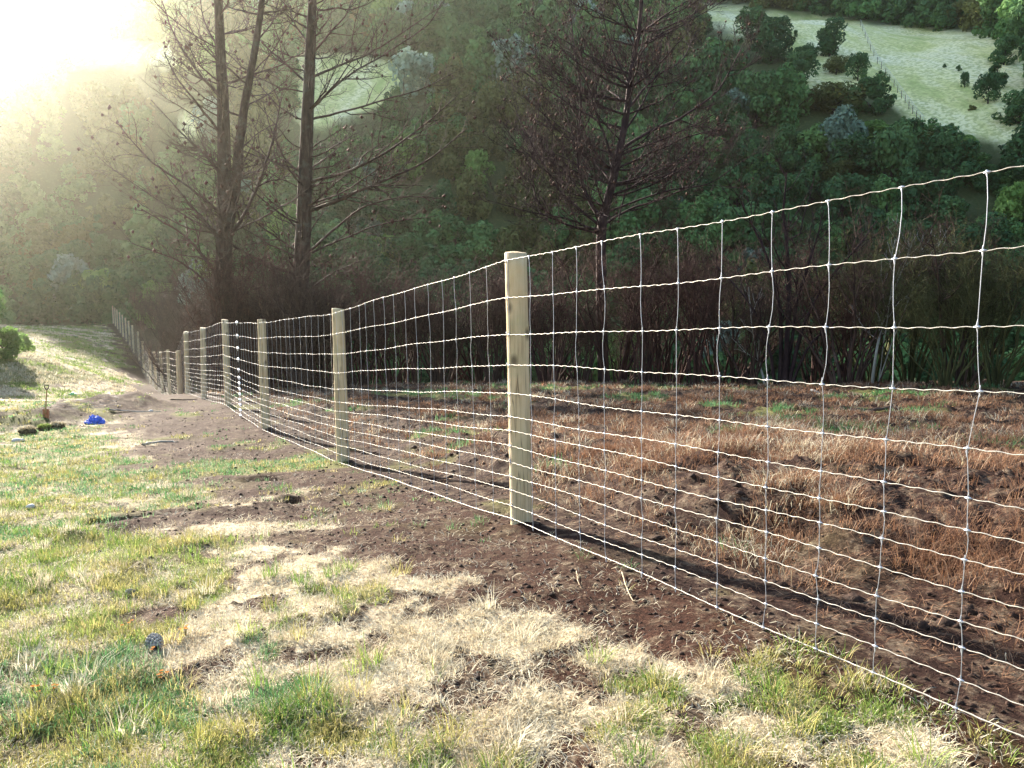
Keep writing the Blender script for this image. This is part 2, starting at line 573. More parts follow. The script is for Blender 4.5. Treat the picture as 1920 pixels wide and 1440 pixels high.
def ground_mat():
    m, nt, b = new_mat('turf_and_soil')
    geo = nt.nodes.new('ShaderNodeNewGeometry'); P = geo.outputs['Position']
    a = nt.nodes.new('ShaderNodeAttribute'); a.attribute_name = 'cover'
    sep = nt.nodes.new('ShaderNodeSeparateColor'); nt.links.new(a.outputs['Color'], sep.inputs[0])
    n1 = noise_node(nt, 9, 8, P, .68); n2 = noise_node(nt, 45, 6, P, .7); n3 = noise_node(nt, 1.2, 4, P)
    soil_l = ramp(nt, n2.outputs['Fac'], [(.28, (0.0103, 0.0047, 0.0032)), (.5, (0.0331, 0.0140, 0.0087)), (.63, (0.0559, 0.0257, 0.0165)), (.76, (0.1426, 0.0796, 0.0528))])
    soil_r = ramp(nt, math_n(nt, 'ADD', math_n(nt, 'MULTIPLY', n1.outputs['Fac'], .5), math_n(nt, 'MULTIPLY', n2.outputs['Fac'], .5)), [(.3, (0.0092, 0.0053, 0.0044)), (.48, (0.0277, 0.0145, 0.0111)), (.6, (0.0561, 0.0304, 0.0215)), (.84, (0.1452, 0.0990, 0.0740))])
    soil = mixc(nt, a.outputs['Alpha'], soil_r.outputs[0], soil_l.outputs[0])
    straw = ramp(nt, n2.outputs['Fac'], [(.3, (0.1176, 0.0672, 0.0369)), (.43, (0.3192, 0.2436, 0.1558)), (.56, (0.5208, 0.4536, 0.3198)), (.72, (0.6720, 0.6216, 0.4920))])
    green = ramp(nt, n2.outputs['Fac'], [(.3, (.06, .055, .022)), (.5, (.16, .17, .05)), (.65, (.26, .26, .085)), (.78, (.42, .36, .17))])
    w = math_n(nt, 'ADD', sep.outputs[1], math_n(nt, 'MULTIPLY', math_n(nt, 'SUBTRACT', n1.outputs['Fac'], .5), 1.1), True)
    c = mixc(nt, w, soil, straw.outputs[0])
    w2 = math_n(nt, 'ADD', sep.outputs[2], math_n(nt, 'MULTIPLY', math_n(nt, 'SUBTRACT', n3.outputs['Fac'], .55), .6), True)
    c = mixc(nt, math_n(nt, 'MULTIPLY', w2, .8), c, green.outputs[0])
    nt.links.new(c, b.inputs['Base Color'])
    b.inputs['Specular IOR Level'].default_value = 0.05
    h = math_n(nt, 'ADD', n1.outputs['Fac'], math_n(nt, 'MULTIPLY', n2.outputs['Fac'], .5))
    bump(nt, b, h, 0.8, 0.035)
    return m


def pasture_mat():
    m, nt, b = new_mat('hill_pasture')
    geo = nt.nodes.new('ShaderNodeNewGeometry'); P = geo.outputs['Position']
    mp = nt.nodes.new('ShaderNodeMapping'); mp.inputs['Rotation'].default_value = (0, 0, .5); mp.inputs['Scale'].default_value = (1, .25, .4)
    nt.links.new(P, mp.inputs[0])
    n1 = noise_node(nt, .20, 9, mp.outputs[0], .70); n2 = noise_node(nt, 2.2, 5, P)
    c = ramp(nt, n1.outputs['Fac'], [(.34, (.40, .47, .15)), (.44, (.66, .65, .28)), (.52, (.80, .76, .42)), (.66, (.86, .81, .55))])
    c2 = mixc(nt, ramp(nt, n2.outputs['Fac'], [(.42, (.75, .75, .75)), (.56, (0, 0, 0))]).outputs[0], c.outputs[0], (.34, .36, .13))
    at_ = nt.nodes.new('ShaderNodeAttribute'); at_.attribute_name = 'wood'
    sc = ramp(nt, n2.outputs['Fac'], [(.3, (.03, .045, .018)), (.55, (.07, .085, .032)), (.75, (.13, .135, .055))])
    wf = math_n(nt, 'ADD', at_.outputs['Fac'], math_n(nt, 'MULTIPLY', math_n(nt, 'SUBTRACT', n2.outputs['Fac'], .5), .8), True)
    c2 = mixc(nt, wf, c2, sc.outputs[0])
    nt.links.new(c2, b.inputs['Base Color']); b.inputs['Specular IOR Level'].default_value = 0.05
    bump(nt, b, n2.outputs['Fac'], .5, .3)
    return m


M_ground = ground_mat(); M_pasture = pasture_mat()
rg = np.geomspace(1.0, 112, 440)
g = polar_sheet('ground', rg, M_ground, ground_h, close=True, drop=lambda r, sw: 1.6 * smooth(r - sw, -2, 5))
tag(g, 'uneven ground of brown soil, dry straw and green turf', None, None, 'structure')
rr = np.concatenate([np.linspace(69, 215, 165), np.linspace(217, 300, 50)])
h = polar_sheet('hillside', rr, M_pasture, far_h, attrs=False, wood=True, drop=lambda r, sw: 1.0 * (1 - smooth(r - sw, -5, 0)) + 6 * (1 - smooth(r - sw, -22, -5)))
tag(h, 'pale grass hillside rising across the valley', None, None, 'structure')

# ------------------------------------------------------------------ the fence
def post_mat():
    m, nt, b = new_mat('treated_pine')
    tc = nt.nodes.new('ShaderNodeTexCoord')
    oi = nt.nodes.new('ShaderNodeObjectInfo')
    off = nt.nodes.new('ShaderNodeVectorMath'); off.operation = 'ADD'
    comb = nt.nodes.new('ShaderNodeCombineXYZ'); nt.links.new(math_n(nt, 'MULTIPLY', oi.outputs['Random'], 37.0), comb.inputs[2]); nt.links.new(math_n(nt, 'MULTIPLY', oi.outputs['Random'], 11.0), comb.inputs[0])
    nt.links.new(tc.outputs['Object'], off.inputs[0]); nt.links.new(comb.outputs[0], off.inputs[1])
    mp = nt.nodes.new('ShaderNodeMapping'); mp.inputs['Scale'].default_value = (1, 1, .06)
    nt.links.new(off.outputs[0], mp.inputs[0])
    grain = noise_node(nt, 26, 6, mp.outputs[0], .68)
    big = noise_node(nt, 3.2, 4, off.outputs[0])
    c = ramp(nt, grain.outputs['Fac'], [(.32, (0.2720, 0.1850, 0.0960)), (.42, (0.4960, 0.3774, 0.2176)), (.54, (0.6080, 0.4810, 0.2944)), (.68, (0.6560, 0.5476, 0.3648))])
    gr = ramp(nt, big.outputs['Fac'], [(.35, (0.4160, 0.3700, 0.2112)), (.5, (0.5920, 0.4588, 0.2752)), (.66, (0.5440, 0.3552, 0.1856))])
    c2 = mixc(nt, .38, c.outputs[0], gr.outputs[0])
    vo = nt.nodes.new('ShaderNodeTexVoronoi'); vo.inputs['Scale'].default_value = 3.4
    mp2 = nt.nodes.new('ShaderNodeMapping'); mp2.inputs['Scale'].default_value = (1.6, 1.6, 1)
    nt.links.new(off.outputs[0], mp2.inputs[0]); nt.links.new(mp2.outputs[0], vo.inputs['Vector'])
    kn = ramp(nt, vo.outputs['Distance'], [(.07, (1, 1, 1)), (.20, (0, 0, 0))])
    c3 = mixc(nt, math_n(nt, 'MULTIPLY', kn.outputs[0], .85), c2, (.10, .07, .04))
    cr = nt.nodes.new('ShaderNodeTexNoise'); cr.inputs['Scale'].default_value = 22; cr.inputs['Detail'].default_value = 2
    mp3 = nt.nodes.new('ShaderNodeMapping'); mp3.inputs['Scale'].default_value = (1, 1, .04); nt.links.new(off.outputs[0], mp3.inputs[0]); nt.links.new(mp3.outputs[0], cr.inputs['Vector'])
    crack = ramp(nt, math_n(nt, 'ABSOLUTE', math_n(nt, 'SUBTRACT', cr.outputs['Fac'], .5)), [(.0, (1, 1, 1)), (.025, (0, 0, 0))])
    c4 = mixc(nt, math_n(nt, 'MULTIPLY', crack.outputs[0], .7), c3, (.07, .05, .03))
    nt.links.new(c4, b.inputs['Base Color']); b.inputs['Roughness'].default_value = .75
    bump(nt, b, math_n(nt, 'SUBTRACT', grain.outputs['Fac'], math_n(nt, 'MULTIPLY', crack.outputs[0], .6)), .5, .006)
    return m


def wire_mat(name, col, rough=.45, metal=.35):
    m, nt, b = new_mat(name)
    tc = nt.nodes.new('ShaderNodeTexCoord')
    n = noise_node(nt, 30, 3, tc.outputs['Object'])
    r = ramp(nt, n.outputs['Fac'], [(.3, tuple(x * .75 for x in col)), (.7, col)])
    nt.links.new(r.outputs[0], b.inputs['Base Color'])
    b.inputs['Roughness'].default_value = rough; b.inputs['Metallic'].default_value = metal; b.inputs['Specular IOR Level'].default_value = .5
    return m


M_post = post_mat()
M_wire = wire_mat('galvanised_wire', (0.4488, 0.4148, 0.3536), .5, .4)
M_stay = wire_mat('galvanised_stay', (.50, .52, .57), .5, .5)
M_coil = wire_mat('dull_wire', (.10, .105, .12), .7, .1)
M_joiner = wire_mat('bright_zinc', (.88, .90, .94), .35, .1)
rng = np.random.RandomState(3)
fence = empty('wire_fence', tuple(posts[2][1]))
FO = np.array(posts[2][1])
tag(fence, 'tall galvanised wire mesh fence on round timber posts running down to the valley', 'fence')
RP = 0.078


def post_mesh(top, base, rad):
    ns, nz = 20, 26
    zs = np.concatenate([np.linspace(-.35, 1.0, nz)])
    a = np.arange(ns) * 2 * math.pi / ns
    ax = top - base
    V = []
    ph = rng.rand() * 6
    for t in zs:
        c = base + ax * t
        rr_ = rad * (1.03 - .06 * t) * (1 + .03 * np.sin(2 * a + ph + t * 2) + .018 * np.sin(3 * a + t * 5 + ph) + rng.randn(ns) * .006)
        V.append(np.stack([c[0] + rr_ * np.cos(a), c[1] + rr_ * np.sin(a), np.full(ns, c[2])], -1))
    # chamfered, slightly sloping cut top
    for k, (f, dz) in enumerate(((.94, .006), (.5, .009))):
        c = top; V.append(np.stack([c[0] + rad * f * .97 * np.cos(a), c[1] + rad * f * .97 * np.sin(a), c[2] + dz + .008 * np.cos(a + ph)], -1))
    V = np.concatenate(V); n = len(V) // ns
    i = np.arange(n - 1)[:, None] * ns; j = np.arange(ns)[None, :]; j2 = (j + 1) % ns
    Q = np.stack([i + j, i + j2, i + ns + j2, i + ns + j], -1).reshape(-1, 4)
    V = np.concatenate([V, [top + [0, 0, .01]]])
    T = np.stack([(n - 1) * ns + np.arange(ns), (n - 1) * ns + (np.arange(ns) + 1) % ns, np.full(ns, len(V) - 1)], -1)
    return V, [Q, T]


for k, (t, b_) in enumerate(posts):
    rad = .080 if k in (2, 3) else (.092 if k == 8 else (.062 if k > 8 else .073))
    V, fl = post_mesh(t, b_, rad)
    o = npmesh('fence_post', V - b_, fl, M_post, smooth_shade=True, parent=fence)
    o.location = tuple(b_ - FO)
    if k == 2: near_post = o
    if k == 2: o['label'] = 'pale round timber post with a dark knot, nearest in view'
    if k == 8: o['label'] = 'thick round strainer post down in the dip'

# staples holding the wires on the nearest post are added once the wires are placed
# netting: 13 line wires on the camera side of the posts, stays every 0.3 m
fr = [0, .0564, .1149, .1713, .2308, .2882, .3487, .4072, .4944, .607, .726, .8585, 1.0]
HB, HT = 0.055, POST_H - 0.055
tops = np.array([p[0] for p in posts]); bases = np.array([p[1] for p in posts])
pl = bases[:, :2]
tang = np.gradient(pl, axis=0); tang /= np.linalg.norm(tang, axis=1, keepdims=True)
nrm = np.stack([-tang[:, 1], tang[:, 0]], -1)           # pointing left of travel
if np.dot(nrm[2], np.array([0, 0]) - pl[2]) < 0:
    nrm = -nrm
seglen = np.linalg.norm(np.diff(pl, axis=0), axis=1)
cum = np.concatenate([[0], np.cumsum(seglen)])


def net_point(s, hgt):
    """arc position s (array), height above base (array) -> 3D on the netting"""
    def ip(v): return np.interp(s, cum, v)
    b3 = np.stack([ip(bases[:, k]) for k in range(3)], -1)
    a3 = np.stack([ip(tops[:, k] - bases[:, k]) for k in range(3)], -1) / POST_H
    n2 = np.stack([ip(nrm[:, 0]), ip(nrm[:, 1])], -1)
    p = b3 + a3 * hgt[:, None]
    p[:, :2] += n2 * (RP + .006)
    return p


s_max_fine = cum[7]
stay_s = np.arange(.12, cum[-1], .302)
stay_s = stay_s + rng.randn(len(stay_s)) * .012
line_h = [HB + (HT - HB) * f for f in fr]
sag = lambda s: np.array(0.0)
net = MB()


def wob(s, k):
    return .006 * np.sin(s * 1.7 + k * 2.1) + .004 * np.sin(s * 4.3 + k)


lines = []
for k, hgt in enumerate(line_h):
    mbw = MB()
    # near part, crimped
    s1 = np.arange(0, s_max_fine, .018)
    ph = k * 1.3 + .8 * np.sin(s1 * .9)
    amp = .0022 if k else .0008
    hh = hgt + wob(s1, k) + amp * np.sin(s1 * 2 * math.pi / .085 + ph)
    P = net_point(s1, hh)
    P[:, 0] += .0015 * np.cos(s1 * 2 * math.pi / .085 + ph)
    rad = .0020 if k not in (0,) else .0031
    rad = np.interp(s1, [cum[1], cum[2], cum[3], s_max_fine], [rad, rad * .74, rad * .56, rad * .45])
    rv = rad * (1 + .22 * np.sin(s1 * 2 * math.pi / .0425 + ph))
    mbw.tube(P, rv, 5)
    s2 = np.concatenate([[s_max_fine - .02], np.arange(s_max_fine, cum[-1], .3), [cum[-1]]])
    mbw.tube(net_point(s2, hgt + wob(s2, k)), .0014, 4)
    lines.append(mbw)
for q, s in enumerate(stay_s):
    if s > cum[14] and q % 2: continue
    near = s < s_max_fine
    js = rng.randn(len(line_h)) * .006
    js[0] = 0
    lean = rng.randn() * .012
    hs = []; ss = []
    for k in range(len(line_h) - 1):
        bow = rng.randn() * (.010 if k > 8 else .003)
        for t in (0, .33, .66) if near else (0,):
            hs.append(line_h[k] + (line_h[k + 1] - line_h[k]) * t)
            ss.append(s + js[k] * (1 - t) + js[k + 1] * t + bow * math.sin(math.pi * t) + lean * hs[-1])
    hs.append(line_h[-1]); ss.append(s + js[-1] + lean * hs[-1])
    P = net_point(np.array(ss), np.array(hs))
    net.tube(P, np.interp(s, [cum[2], cum[3], cum[7], cum[9]], [.0014, .0013, .0011, .0008]), 4)
    if near:
        for k in range(len(line_h)):
            sk = s + js[k] + lean * line_h[k]
            c = net_point(np.array([sk - .013, sk - .006, sk, sk + .006, sk + .013]), np.full(5, line_h[k]) + wob(np.array([sk] * 5), k))
            net.tube(c, [.0015, .0048, .0056, .0048, .0015], 5)
            c = net_point(np.array([sk, sk + .001, sk]), line_h[k] + np.array([-.02, 0, .02 if k < 12 else .003]))
            net.tube(c, [.0015, .0045, .0015], 4)
netting = net.build('wire_netting', M_stay, fence, origin=FO)
for mbw in lines:
    mbw.build('line_wire', M_wire, netting, origin=FO)
sp_ = cum[2]
for k, hgt in enumerate(line_h):
    c = net_point(np.array([sp_]), np.array([hgt]))[0]
    n3 = np.array([nrm[2][0], nrm[2][1], 0]); t3 = np.array([tang[2][0], tang[2][1], 0])
    sb = MB(); w3 = np.array([0, 0, .011]) + t3 * .004
    sb.tube(np.array([c - w3 - n3 * .02, c - w3 + n3 * .004, c + n3 * .0065, c + w3 + n3 * .004, c + w3 - n3 * .02]), .0022, 5)
    sb.build('staple', M_stay, near_post, origin=bases[2])
# one column of bright crimped joins between the third and fourth posts
sj = cum[4] + (cum[5] - cum[4]) * .47
hj = line_h[1:] + [line_h[0] + .02]
for k, hgt in enumerate(line_h):
    jb = MB()
    c = net_point(np.array([sj - .10, sj - .07, sj - .03, sj, sj + .03, sj + .07, sj + .10]), np.full(7, hgt) + np.array([.0, .012, -.006, .02, -.004, .016, 0]))
    c[:, :2] += nrm[4] * .012
    jb.tube(c, [.004, .017, .02, .022, .02, .017, .004], 6)
    c = net_point(np.array([sj - .05, sj - .01, sj + .045]), hgt + np.array([.045, 0, -.045]))
    c[:, :2] += nrm[4] * .012
    jb.tube(c, [.006, .018, .006], 5)
    jb.build('wire_join', M_joiner, netting, origin=FO)

# ------------------------------------------------------------------ bare pines
def curve(pts, n):
    pts = np.asarray(pts, float)
    t = np.linspace(0, len(pts) - 1, n)
    # catmull-rom through the points
    P = np.vstack([2 * pts[0] - pts[1], pts, 2 * pts[-1] - pts[-2]])
    i = np.minimum(t.astype(int), len(pts) - 2); u = (t - i)[:, None]
    p0, p1, p2, p3 = P[i], P[i + 1], P[i + 2], P[i + 3]
    return .5 * ((2 * p1) + (-p0 + p2) * u + (2 * p0 - 5 * p1 + 4 * p2 - p3) * u ** 2 + (-p0 + 3 * p1 - 3 * p2 + p3) * u ** 3)


def octa(mb, c, r, rs, mat):
    q = rs.randn(6, 3) * .18 + np.array([[1, 0, 0], [-1, 0, 0], [0, 1, 0], [0, -1, 0], [0, 0, 1.3], [0, 0, -1.1]])
    mb.faces(c + q * r, [[0, 2, 4], [2, 1, 4], [1, 3, 4], [3, 0, 4], [2, 0, 5], [1, 2, 5], [3, 1, 5], [0, 3, 5]], mat)


def grow(mb, P, r0, r1, rs, per_m, level, maxlev, cones, up=.25, lenf=.35, sides=5, tw=1.0, cone_r=.05):
    """a branch along polyline P with side shoots"""
    n = len(P)
    mb.tube(P, np.linspace(r0, r1, n), sides)
    L = np.linalg.norm(np.diff(P, axis=0), axis=1).sum()
    if level >= maxlev:
        if cones and rs.rand() < cones:
            octa(mb, P[-1], cone_r * (.7 + .7 * rs.rand()), rs, 1)
        return
    cnt = rs.poisson(L * per_m) + 1
    for _ in range(cnt):
        f = .18 + .82 * rs.rand() ** .8
        i = min(int(f * (n - 1)), n - 2)
        base = P[i] + (P[i + 1] - P[i]) * (f * (n - 1) - i)
        t = P[i + 1] - P[i]; t = t / (np.linalg.norm(t) + 1e-9)
        rnd = rs.randn(3); rnd -= t * rnd.dot(t); rnd /= np.linalg.norm(rnd) + 1e-9
        d = t * .75 + rnd * (.55 + .4 * rs.rand()) + np.array([0, 0, up])
        d /= np.linalg.norm(d)
        ln = min(L * lenf, 2.6) * (.35 + .75 * rs.rand()) * (1 - .55 * f) * tw + .10
        k = 5 if level + 1 < maxlev else 4
        u = np.linspace(0, 1, k)[:, None]
        Q = base + d * ln * u + np.array([0, 0, up * ln * .5]) * u ** 2 + np.cumsum(rs.randn(k, 3), axis=0) * ln * .06 * (u > 0)
        rb = (r0 + (r1 - r0) * f) * (.45 + .2 * rs.rand())
        grow(mb, Q, rb, max(rb * .35, .0048), rs, per_m * 1.5, level + 1, maxlev, cones, up, lenf * 1.05, 4 if level + 1 < maxlev else 3, 1.0, cone_r)
    if cones:
        for _ in range(rs.poisson(L * cones * .5)):
            octa(mb, P[rs.randint(n // 3, n)] + rs.randn(3) * .03, cone_r * (.8 + .8 * rs.rand()), rs, 1)


def pine(name, label, Y, trunks, limbs, extra, seed, barkm, per_m=1.3, cones=.05, up=.10, twist=1.8, group=None, ext_h=(2.0, 15.5), maxlev=3, cone_r=.05, extlen=4.2):
    rs = np.random.RandomState(seed)
    t0 = trunks[0][0]
    root3 = at(t0[0][0], t0[0][1], Y)
    root3[2] = gz(root3[0], root3[1])
    e = empty(name, tuple(root3))
    tag(e, label, 'tree', group)
    tr = MB()
    tcurves = []
    for pts, w0, w1 in trunks:
        P = [at(x, y, Y) for x, y in pts]
        if pts is t0:
            P[0] = root3 + np.array([0, 0, -.3])
        P = curve(P, 26)
        P[:, :2] += np.cumsum(rs.randn(26, 2), 0) * .008
        tr.tube(P, np.linspace(w0, w1, 26), 10)
        tcurves.append((P, w0, w1))
    tr.build('trunk', barkm, e, origin=root3)
    for pts, w in limbs:
        dy = rs.uniform(-1, 1) * twist
        n = len(pts)
        P = [at(x, y, Y + dy * (i / (n - 1)) ** 1.0) for i, (x, y) in enumerate(pts)]
        P = curve(P, 9 + 2 * n)
        P[1:] += np.cumsum(rs.randn(len(P) - 1, 3), 0) * .012
        mb = MB()
        grow(mb, P, w * .8, max(w * .2, .008), rs, per_m, 0, maxlev - 1, cones, up, .38, 6, cone_r=cone_r)
        mb.build('branch', [barkm, M_cone], e, origin=root3)
    P, w0, w1 = tcurves[0]
    for k in range(extra):
        mb = MB()
        P, w0, w1 = tcurves[rs.randint(len(tcurves))]
        zrel = P[:, 2] - root3[2]
        hh = rs.uniform(*ext_h)
        i = int(np.argmin(np.abs(zrel - hh)))
        az = rs.uniform(0, 2 * math.pi)
        ln = extlen * (.5 + .7 * rs.rand()) * (1.1 - .04 * hh)
        d = np.array([math.cos(az), math.sin(az), .12 + .25 * rs.rand()])
        u = np.linspace(0, 1, 11)[:, None]
        Q = P[i] + d * ln * u + np.array([0, 0, .28 * ln]) * u ** 2.2
        Q[1:] += np.cumsum(rs.randn(10, 3), 0) * .03
        rb = .035 * (.6 + .6 * rs.rand())
        grow(mb, Q, rb, .007, rs, per_m, 0, maxlev - 1, cones, up, .40, 5, cone_r=cone_r)
        mb.build('branch', [barkm, M_cone], e, origin=root3)
    return e


pine('pine_tree', 'large bare-branched pine with long arched right-hand boughs behind the fourth post', 28,
     [([(548, 690), (560, 570), (568, 450), (573, 330), (578, 200), (583, 80), (586, 0), (590, -160)], .34, .11)],
     [([(582, 342), (650, 320), (720, 285), (800, 225), (850, 178)], .075), ([(580, 395), (640, 372), (700, 345), (800, 300), (872, 243)], .085),
      ([(580, 472), (640, 420), (690, 385), (760, 368), (830, 372)], .06), ([(585, 474), (650, 445), (720, 418), (820, 405)], .05),
      ([(583, 205), (625, 165), (660, 140), (710, 112), (800, 50), (835, 5)], .06), ([(585, 145), (640, 122), (690, 102), (750, 66), (825, 15)], .06),
      ([(580, 225), (640, 208), (720, 185), (790, 165), (855, 132)], .055), ([(575, 345), (540, 320), (500, 300), (420, 250)], .06),
      ([(580, 160), (530, 115), (490, 80), (455, 30)], .05), ([(578, 228), (540, 215), (500, 180), (470, 130)], .045),
      ([(566, 478), (520, 448), (480, 420), (430, 385)], .05), ([(570, 445), (540, 410), (520, 380), (497, 345)], .045),
      ([(575, 448), (595, 415), (617, 384)], .035), ([(565, 560), (610, 520), (650, 498), (700, 478)], .04), ([(586, 100), (620, 60), (650, 20), (665, -40)], .05),
      ([(584, 90), (550, 40), (530, -20)], .045), ([(572, 300), (620, 280), (670, 250)], .04), ([(570, 330), (530, 290), (505, 230), (495, 190)], .045)],
     60, 5, M_pine_bark, per_m=3.3, group=None)
pine('pine_tree', 'bare-branched pine with a forked leaning trunk in the sun glow at left', 27,
     [([(408, 690), (412, 600), (418, 500), (420, 400), (418, 300), (416, 200), (412, 100), (408, 0), (403, -160)], .34, .11),
      ([(424, 440), (440, 350), (448, 270), (458, 190), (476, 100), (490, 0), (500, -120)], .20, .07)],
     [([(425, 450), (455, 410), (490, 340), (518, 250), (531, 182)], .09), ([(412, 450), (380, 410), (350, 380), (290, 310)], .08),
      ([(415, 330), (380, 290), (350, 262), (280, 190)], .07), ([(410, 520), (370, 470), (340, 440), (262, 395)], .08),
      ([(413, 250), (380, 210), (340, 160), (310, 100)], .06), ([(412, 180), (370, 130), (330, 60), (310, 0)], .06),
      ([(410, 560), (360, 510), (310, 480), (240, 460)], .05), ([(415, 400), (350, 350), (280, 300), (220, 230)], .06),
      ([(480, 80), (510, 40), (530, -20)], .04), ([(445, 290), (480, 255), (530, 225)], .04), ([(410, 90), (380, 40), (370, -20)], .05)],
     64, 6, M_pine_bark, per_m=3.3, group=None)
pine('larch_tree', 'dark leafless conifer hung with small cones, spreading from one low trunk behind the mesh', 25.6,
     [([(1132, 720), (1127, 560), (1127, 430), (1142, 360), (1160, 280), (1175, 200), (1186, 120), (1200, 30), (1208, -120)], .19, .045)],
     [([(1127, 415), (1095, 350), (1085, 270), (1090, 180), (1076, 90), (1068, 10)], .085), ([(1127, 425), (1060, 370), (1020, 310), (990, 260), (962, 195)], .06),
      ([(1130, 422), (1200, 385), (1290, 350), (1342, 298)], .055), ([(1140, 352), (1200, 340), (1280, 320), (1312, 288)], .05),
      ([(1157, 285), (1220, 245), (1290, 210), (1350, 160), (1392, 78)], .07), ([(1176, 205), (1230, 145), (1280, 110), (1305, 55)], .055),
      ([(1160, 410), (1180, 330), (1202, 255)], .04), ([(1152, 300), (1120, 215), (1100, 150), (1082, 60)], .055),
      ([(1125, 430), (1060, 420), (1012, 380), (1000, 320), (1003, 260), (1012, 190)], .05), ([(1182, 160), (1150, 90), (1130, 15)], .045),
      ([(1127, 435), (1060, 410), (1000, 398), (915, 372)], .045), ([(1186, 130), (1225, 70), (1250, 0)], .045), ([(1165, 255), (1205, 190), (1235, 120), (1245, 60)], .05),
      ([(1145, 340), (1110, 300), (1060, 240), (1040, 170)], .05), ([(1150, 320), (1230, 280), (1300, 250), (1370, 235)], .05),
      ([(1130, 400), (1240, 360), (1330, 345), (1400, 300)], .045), ([(1190, 90), (1170, 30), (1150, -40)], .04)],
     58, 7, M_dark_bark, per_m=3.0, maxlev=4, cones=.07, up=.30, twist=2.8, ext_h=(4.0, 11.5), cone_r=.036, extlen=4.5)

# ------------------------------------------------------------------ thicket of dead scrub
def shrub_mesh(name, seed, mats, stems=12, hgt=3.6, spread=.42, side=8, fine=7, thick=1.0):
    rs = np.random.RandomState(seed)
    mb = MB()
    for _ in range(stems):
        az = rs.rand() * 2 * math.pi
        lean = spread * (.15 + rs.rand() ** .8)
        L = hgt * (.55 + .5 * rs.rand())
        hd = np.array([math.cos(az), math.sin(az), 0])
        b0_ = hd * rs.rand() * .35
        u = np.linspace(0, 1, 9)[:, None]
        P = b0_ + (hd * lean + [0, 0, 1.0]) * L * u + hd * (.22 * L * u ** 2) * rs.uniform(-.7, 1)
        P[1:] += np.cumsum(rs.randn(8, 3), 0) * .045
        P[0, 2] -= .25
        r = rs.uniform(.014, .052) * thick
        mb.tube(P, r * np.linspace(1, .16, 9), 5)
        for _ in range(side):
            f = rs.uniform(.38, .99) ** .8; i = min(int(f * 8), 7)
            B = P[i] + (P[i + 1] - P[i]) * (f * 8 - i)
            a2 = rs.rand() * 2 * math.pi
            tilt = rs.uniform(.25, 1.0)
            d2 = np.array([math.cos(a2) * tilt, math.sin(a2) * tilt, rs.uniform(.35, 1.1)]); ln = rs.uniform(.4, 1.3) * (1.15 - .5 * f) * hgt / 3.6
            u2 = np.linspace(0, 1, 5)[:, None]
            Q = B + d2 * ln * u2 + np.array([0, 0, .3]) * ln * u2 ** 2; Q[1:] += np.cumsum(rs.randn(4, 3), 0) * .04
            mb.tube(Q, np.linspace(.45 * r * (1 - .6 * f) + .003, .003, 5), 3)
            for _ in range(fine):
                q = Q[rs.randint(1, 5)]
                a3 = rs.rand() * 2 * math.pi; tl = rs.uniform(.2, 1.2)
                d3 = np.array([math.cos(a3) * tl, math.sin(a3) * tl, rs.uniform(.1, 1.0)]) * rs.uniform(.15, .5)
                q1 = q + d3 * .5 + rs.randn(3) * .04
                mb.tube(np.array([q, q1, q + d3 + rs.randn(3) * .03]), [.0042, .0036, .0026], 3)
                for _ in range(2):
                    mb.tube(np.array([q1, q1 + (d3 * .5 + rs.randn(3) * .14) * .8]), [.0034, .0026], 3)
    return mb


protos = []
for k in range(6):
    o = shrub_mesh('dead_shrub', 300 + k, None, hgt=[3.5, 4.0, 3.2, 4.3, 3.7, 2.7][k], spread=[.3, .5, .38, .28, .6, .65][k], stems=[12, 14, 11, 13, 15, 12][k]).build('dead_shrub', [M_twig if k % 2 else M_twig2])
    protos.append(o)
for k in range(2):
    protos.append(shrub_mesh('broom_shrub', 330 + k, None, stems=18, hgt=3.0, spread=.8, side=9, fine=6, thick=.8).build('broom_shrub', [M_olive_twig]))
rs = np.random.RandomState(77)
used = set()


def put(k, x, y, rz, sc, label, cat, group, dz=0.0, squash=1.0):
    o = protos[k]
    if k in used:
        o = o.copy(); COL.objects.link(o)
    used.add(k)
    o.location = (x, y, gz(x, y) + dz); o.rotation_euler = (0, 0, rz); o.scale = (sc, sc, sc * squash)
    return tag(o, label, cat, group)


edge = [(480, 26.5), (600, 26), (750, 25.5), (900, 25.5), (1050, 25), (1250, 23.5), (1450, 20.5), (1600, 19), (1750, 17.5), (1950, 16), (2200, 14)]
ex = np.array([(p - 960) / F * y for p, y in edge]); ey = np.array([y for _, y in edge])
n_sh = 0
for row in range(4):
    x = ex[0] - rs.rand()
    while x < ex[-1]:
        y0 = np.interp(x, ex, ey) + row * 1.4 + rs.uniform(-.8, .8) + (fbm(np.array([x * .45]), np.array([3.3]), 2, 9)[0] - .5) * 3
        fx = 960 + F * x / y0
        olive = fx > 1640 and rs.rand() < .5
        k = 6 + rs.randint(2) if olive else rs.randint(6)
        if olive:
            put(k, x, y0, rs.rand() * 6.3, rs.uniform(.75, 1.1), 'dull green leafless broom shrub at the right end of the thicket', 'shrub', 'green broom shrubs in the thicket')
        else:
            put(k, x, y0, rs.rand() * 6.3, rs.uniform(.62, 1.18), 'dark leafless scrub bush of many thin upright stems in the thicket behind the fence', 'shrub', 'dead scrub in the thicket behind the fence')
        n_sh += 1
        x += rs.uniform(.85, 1.9) * (1 + .10 * row)
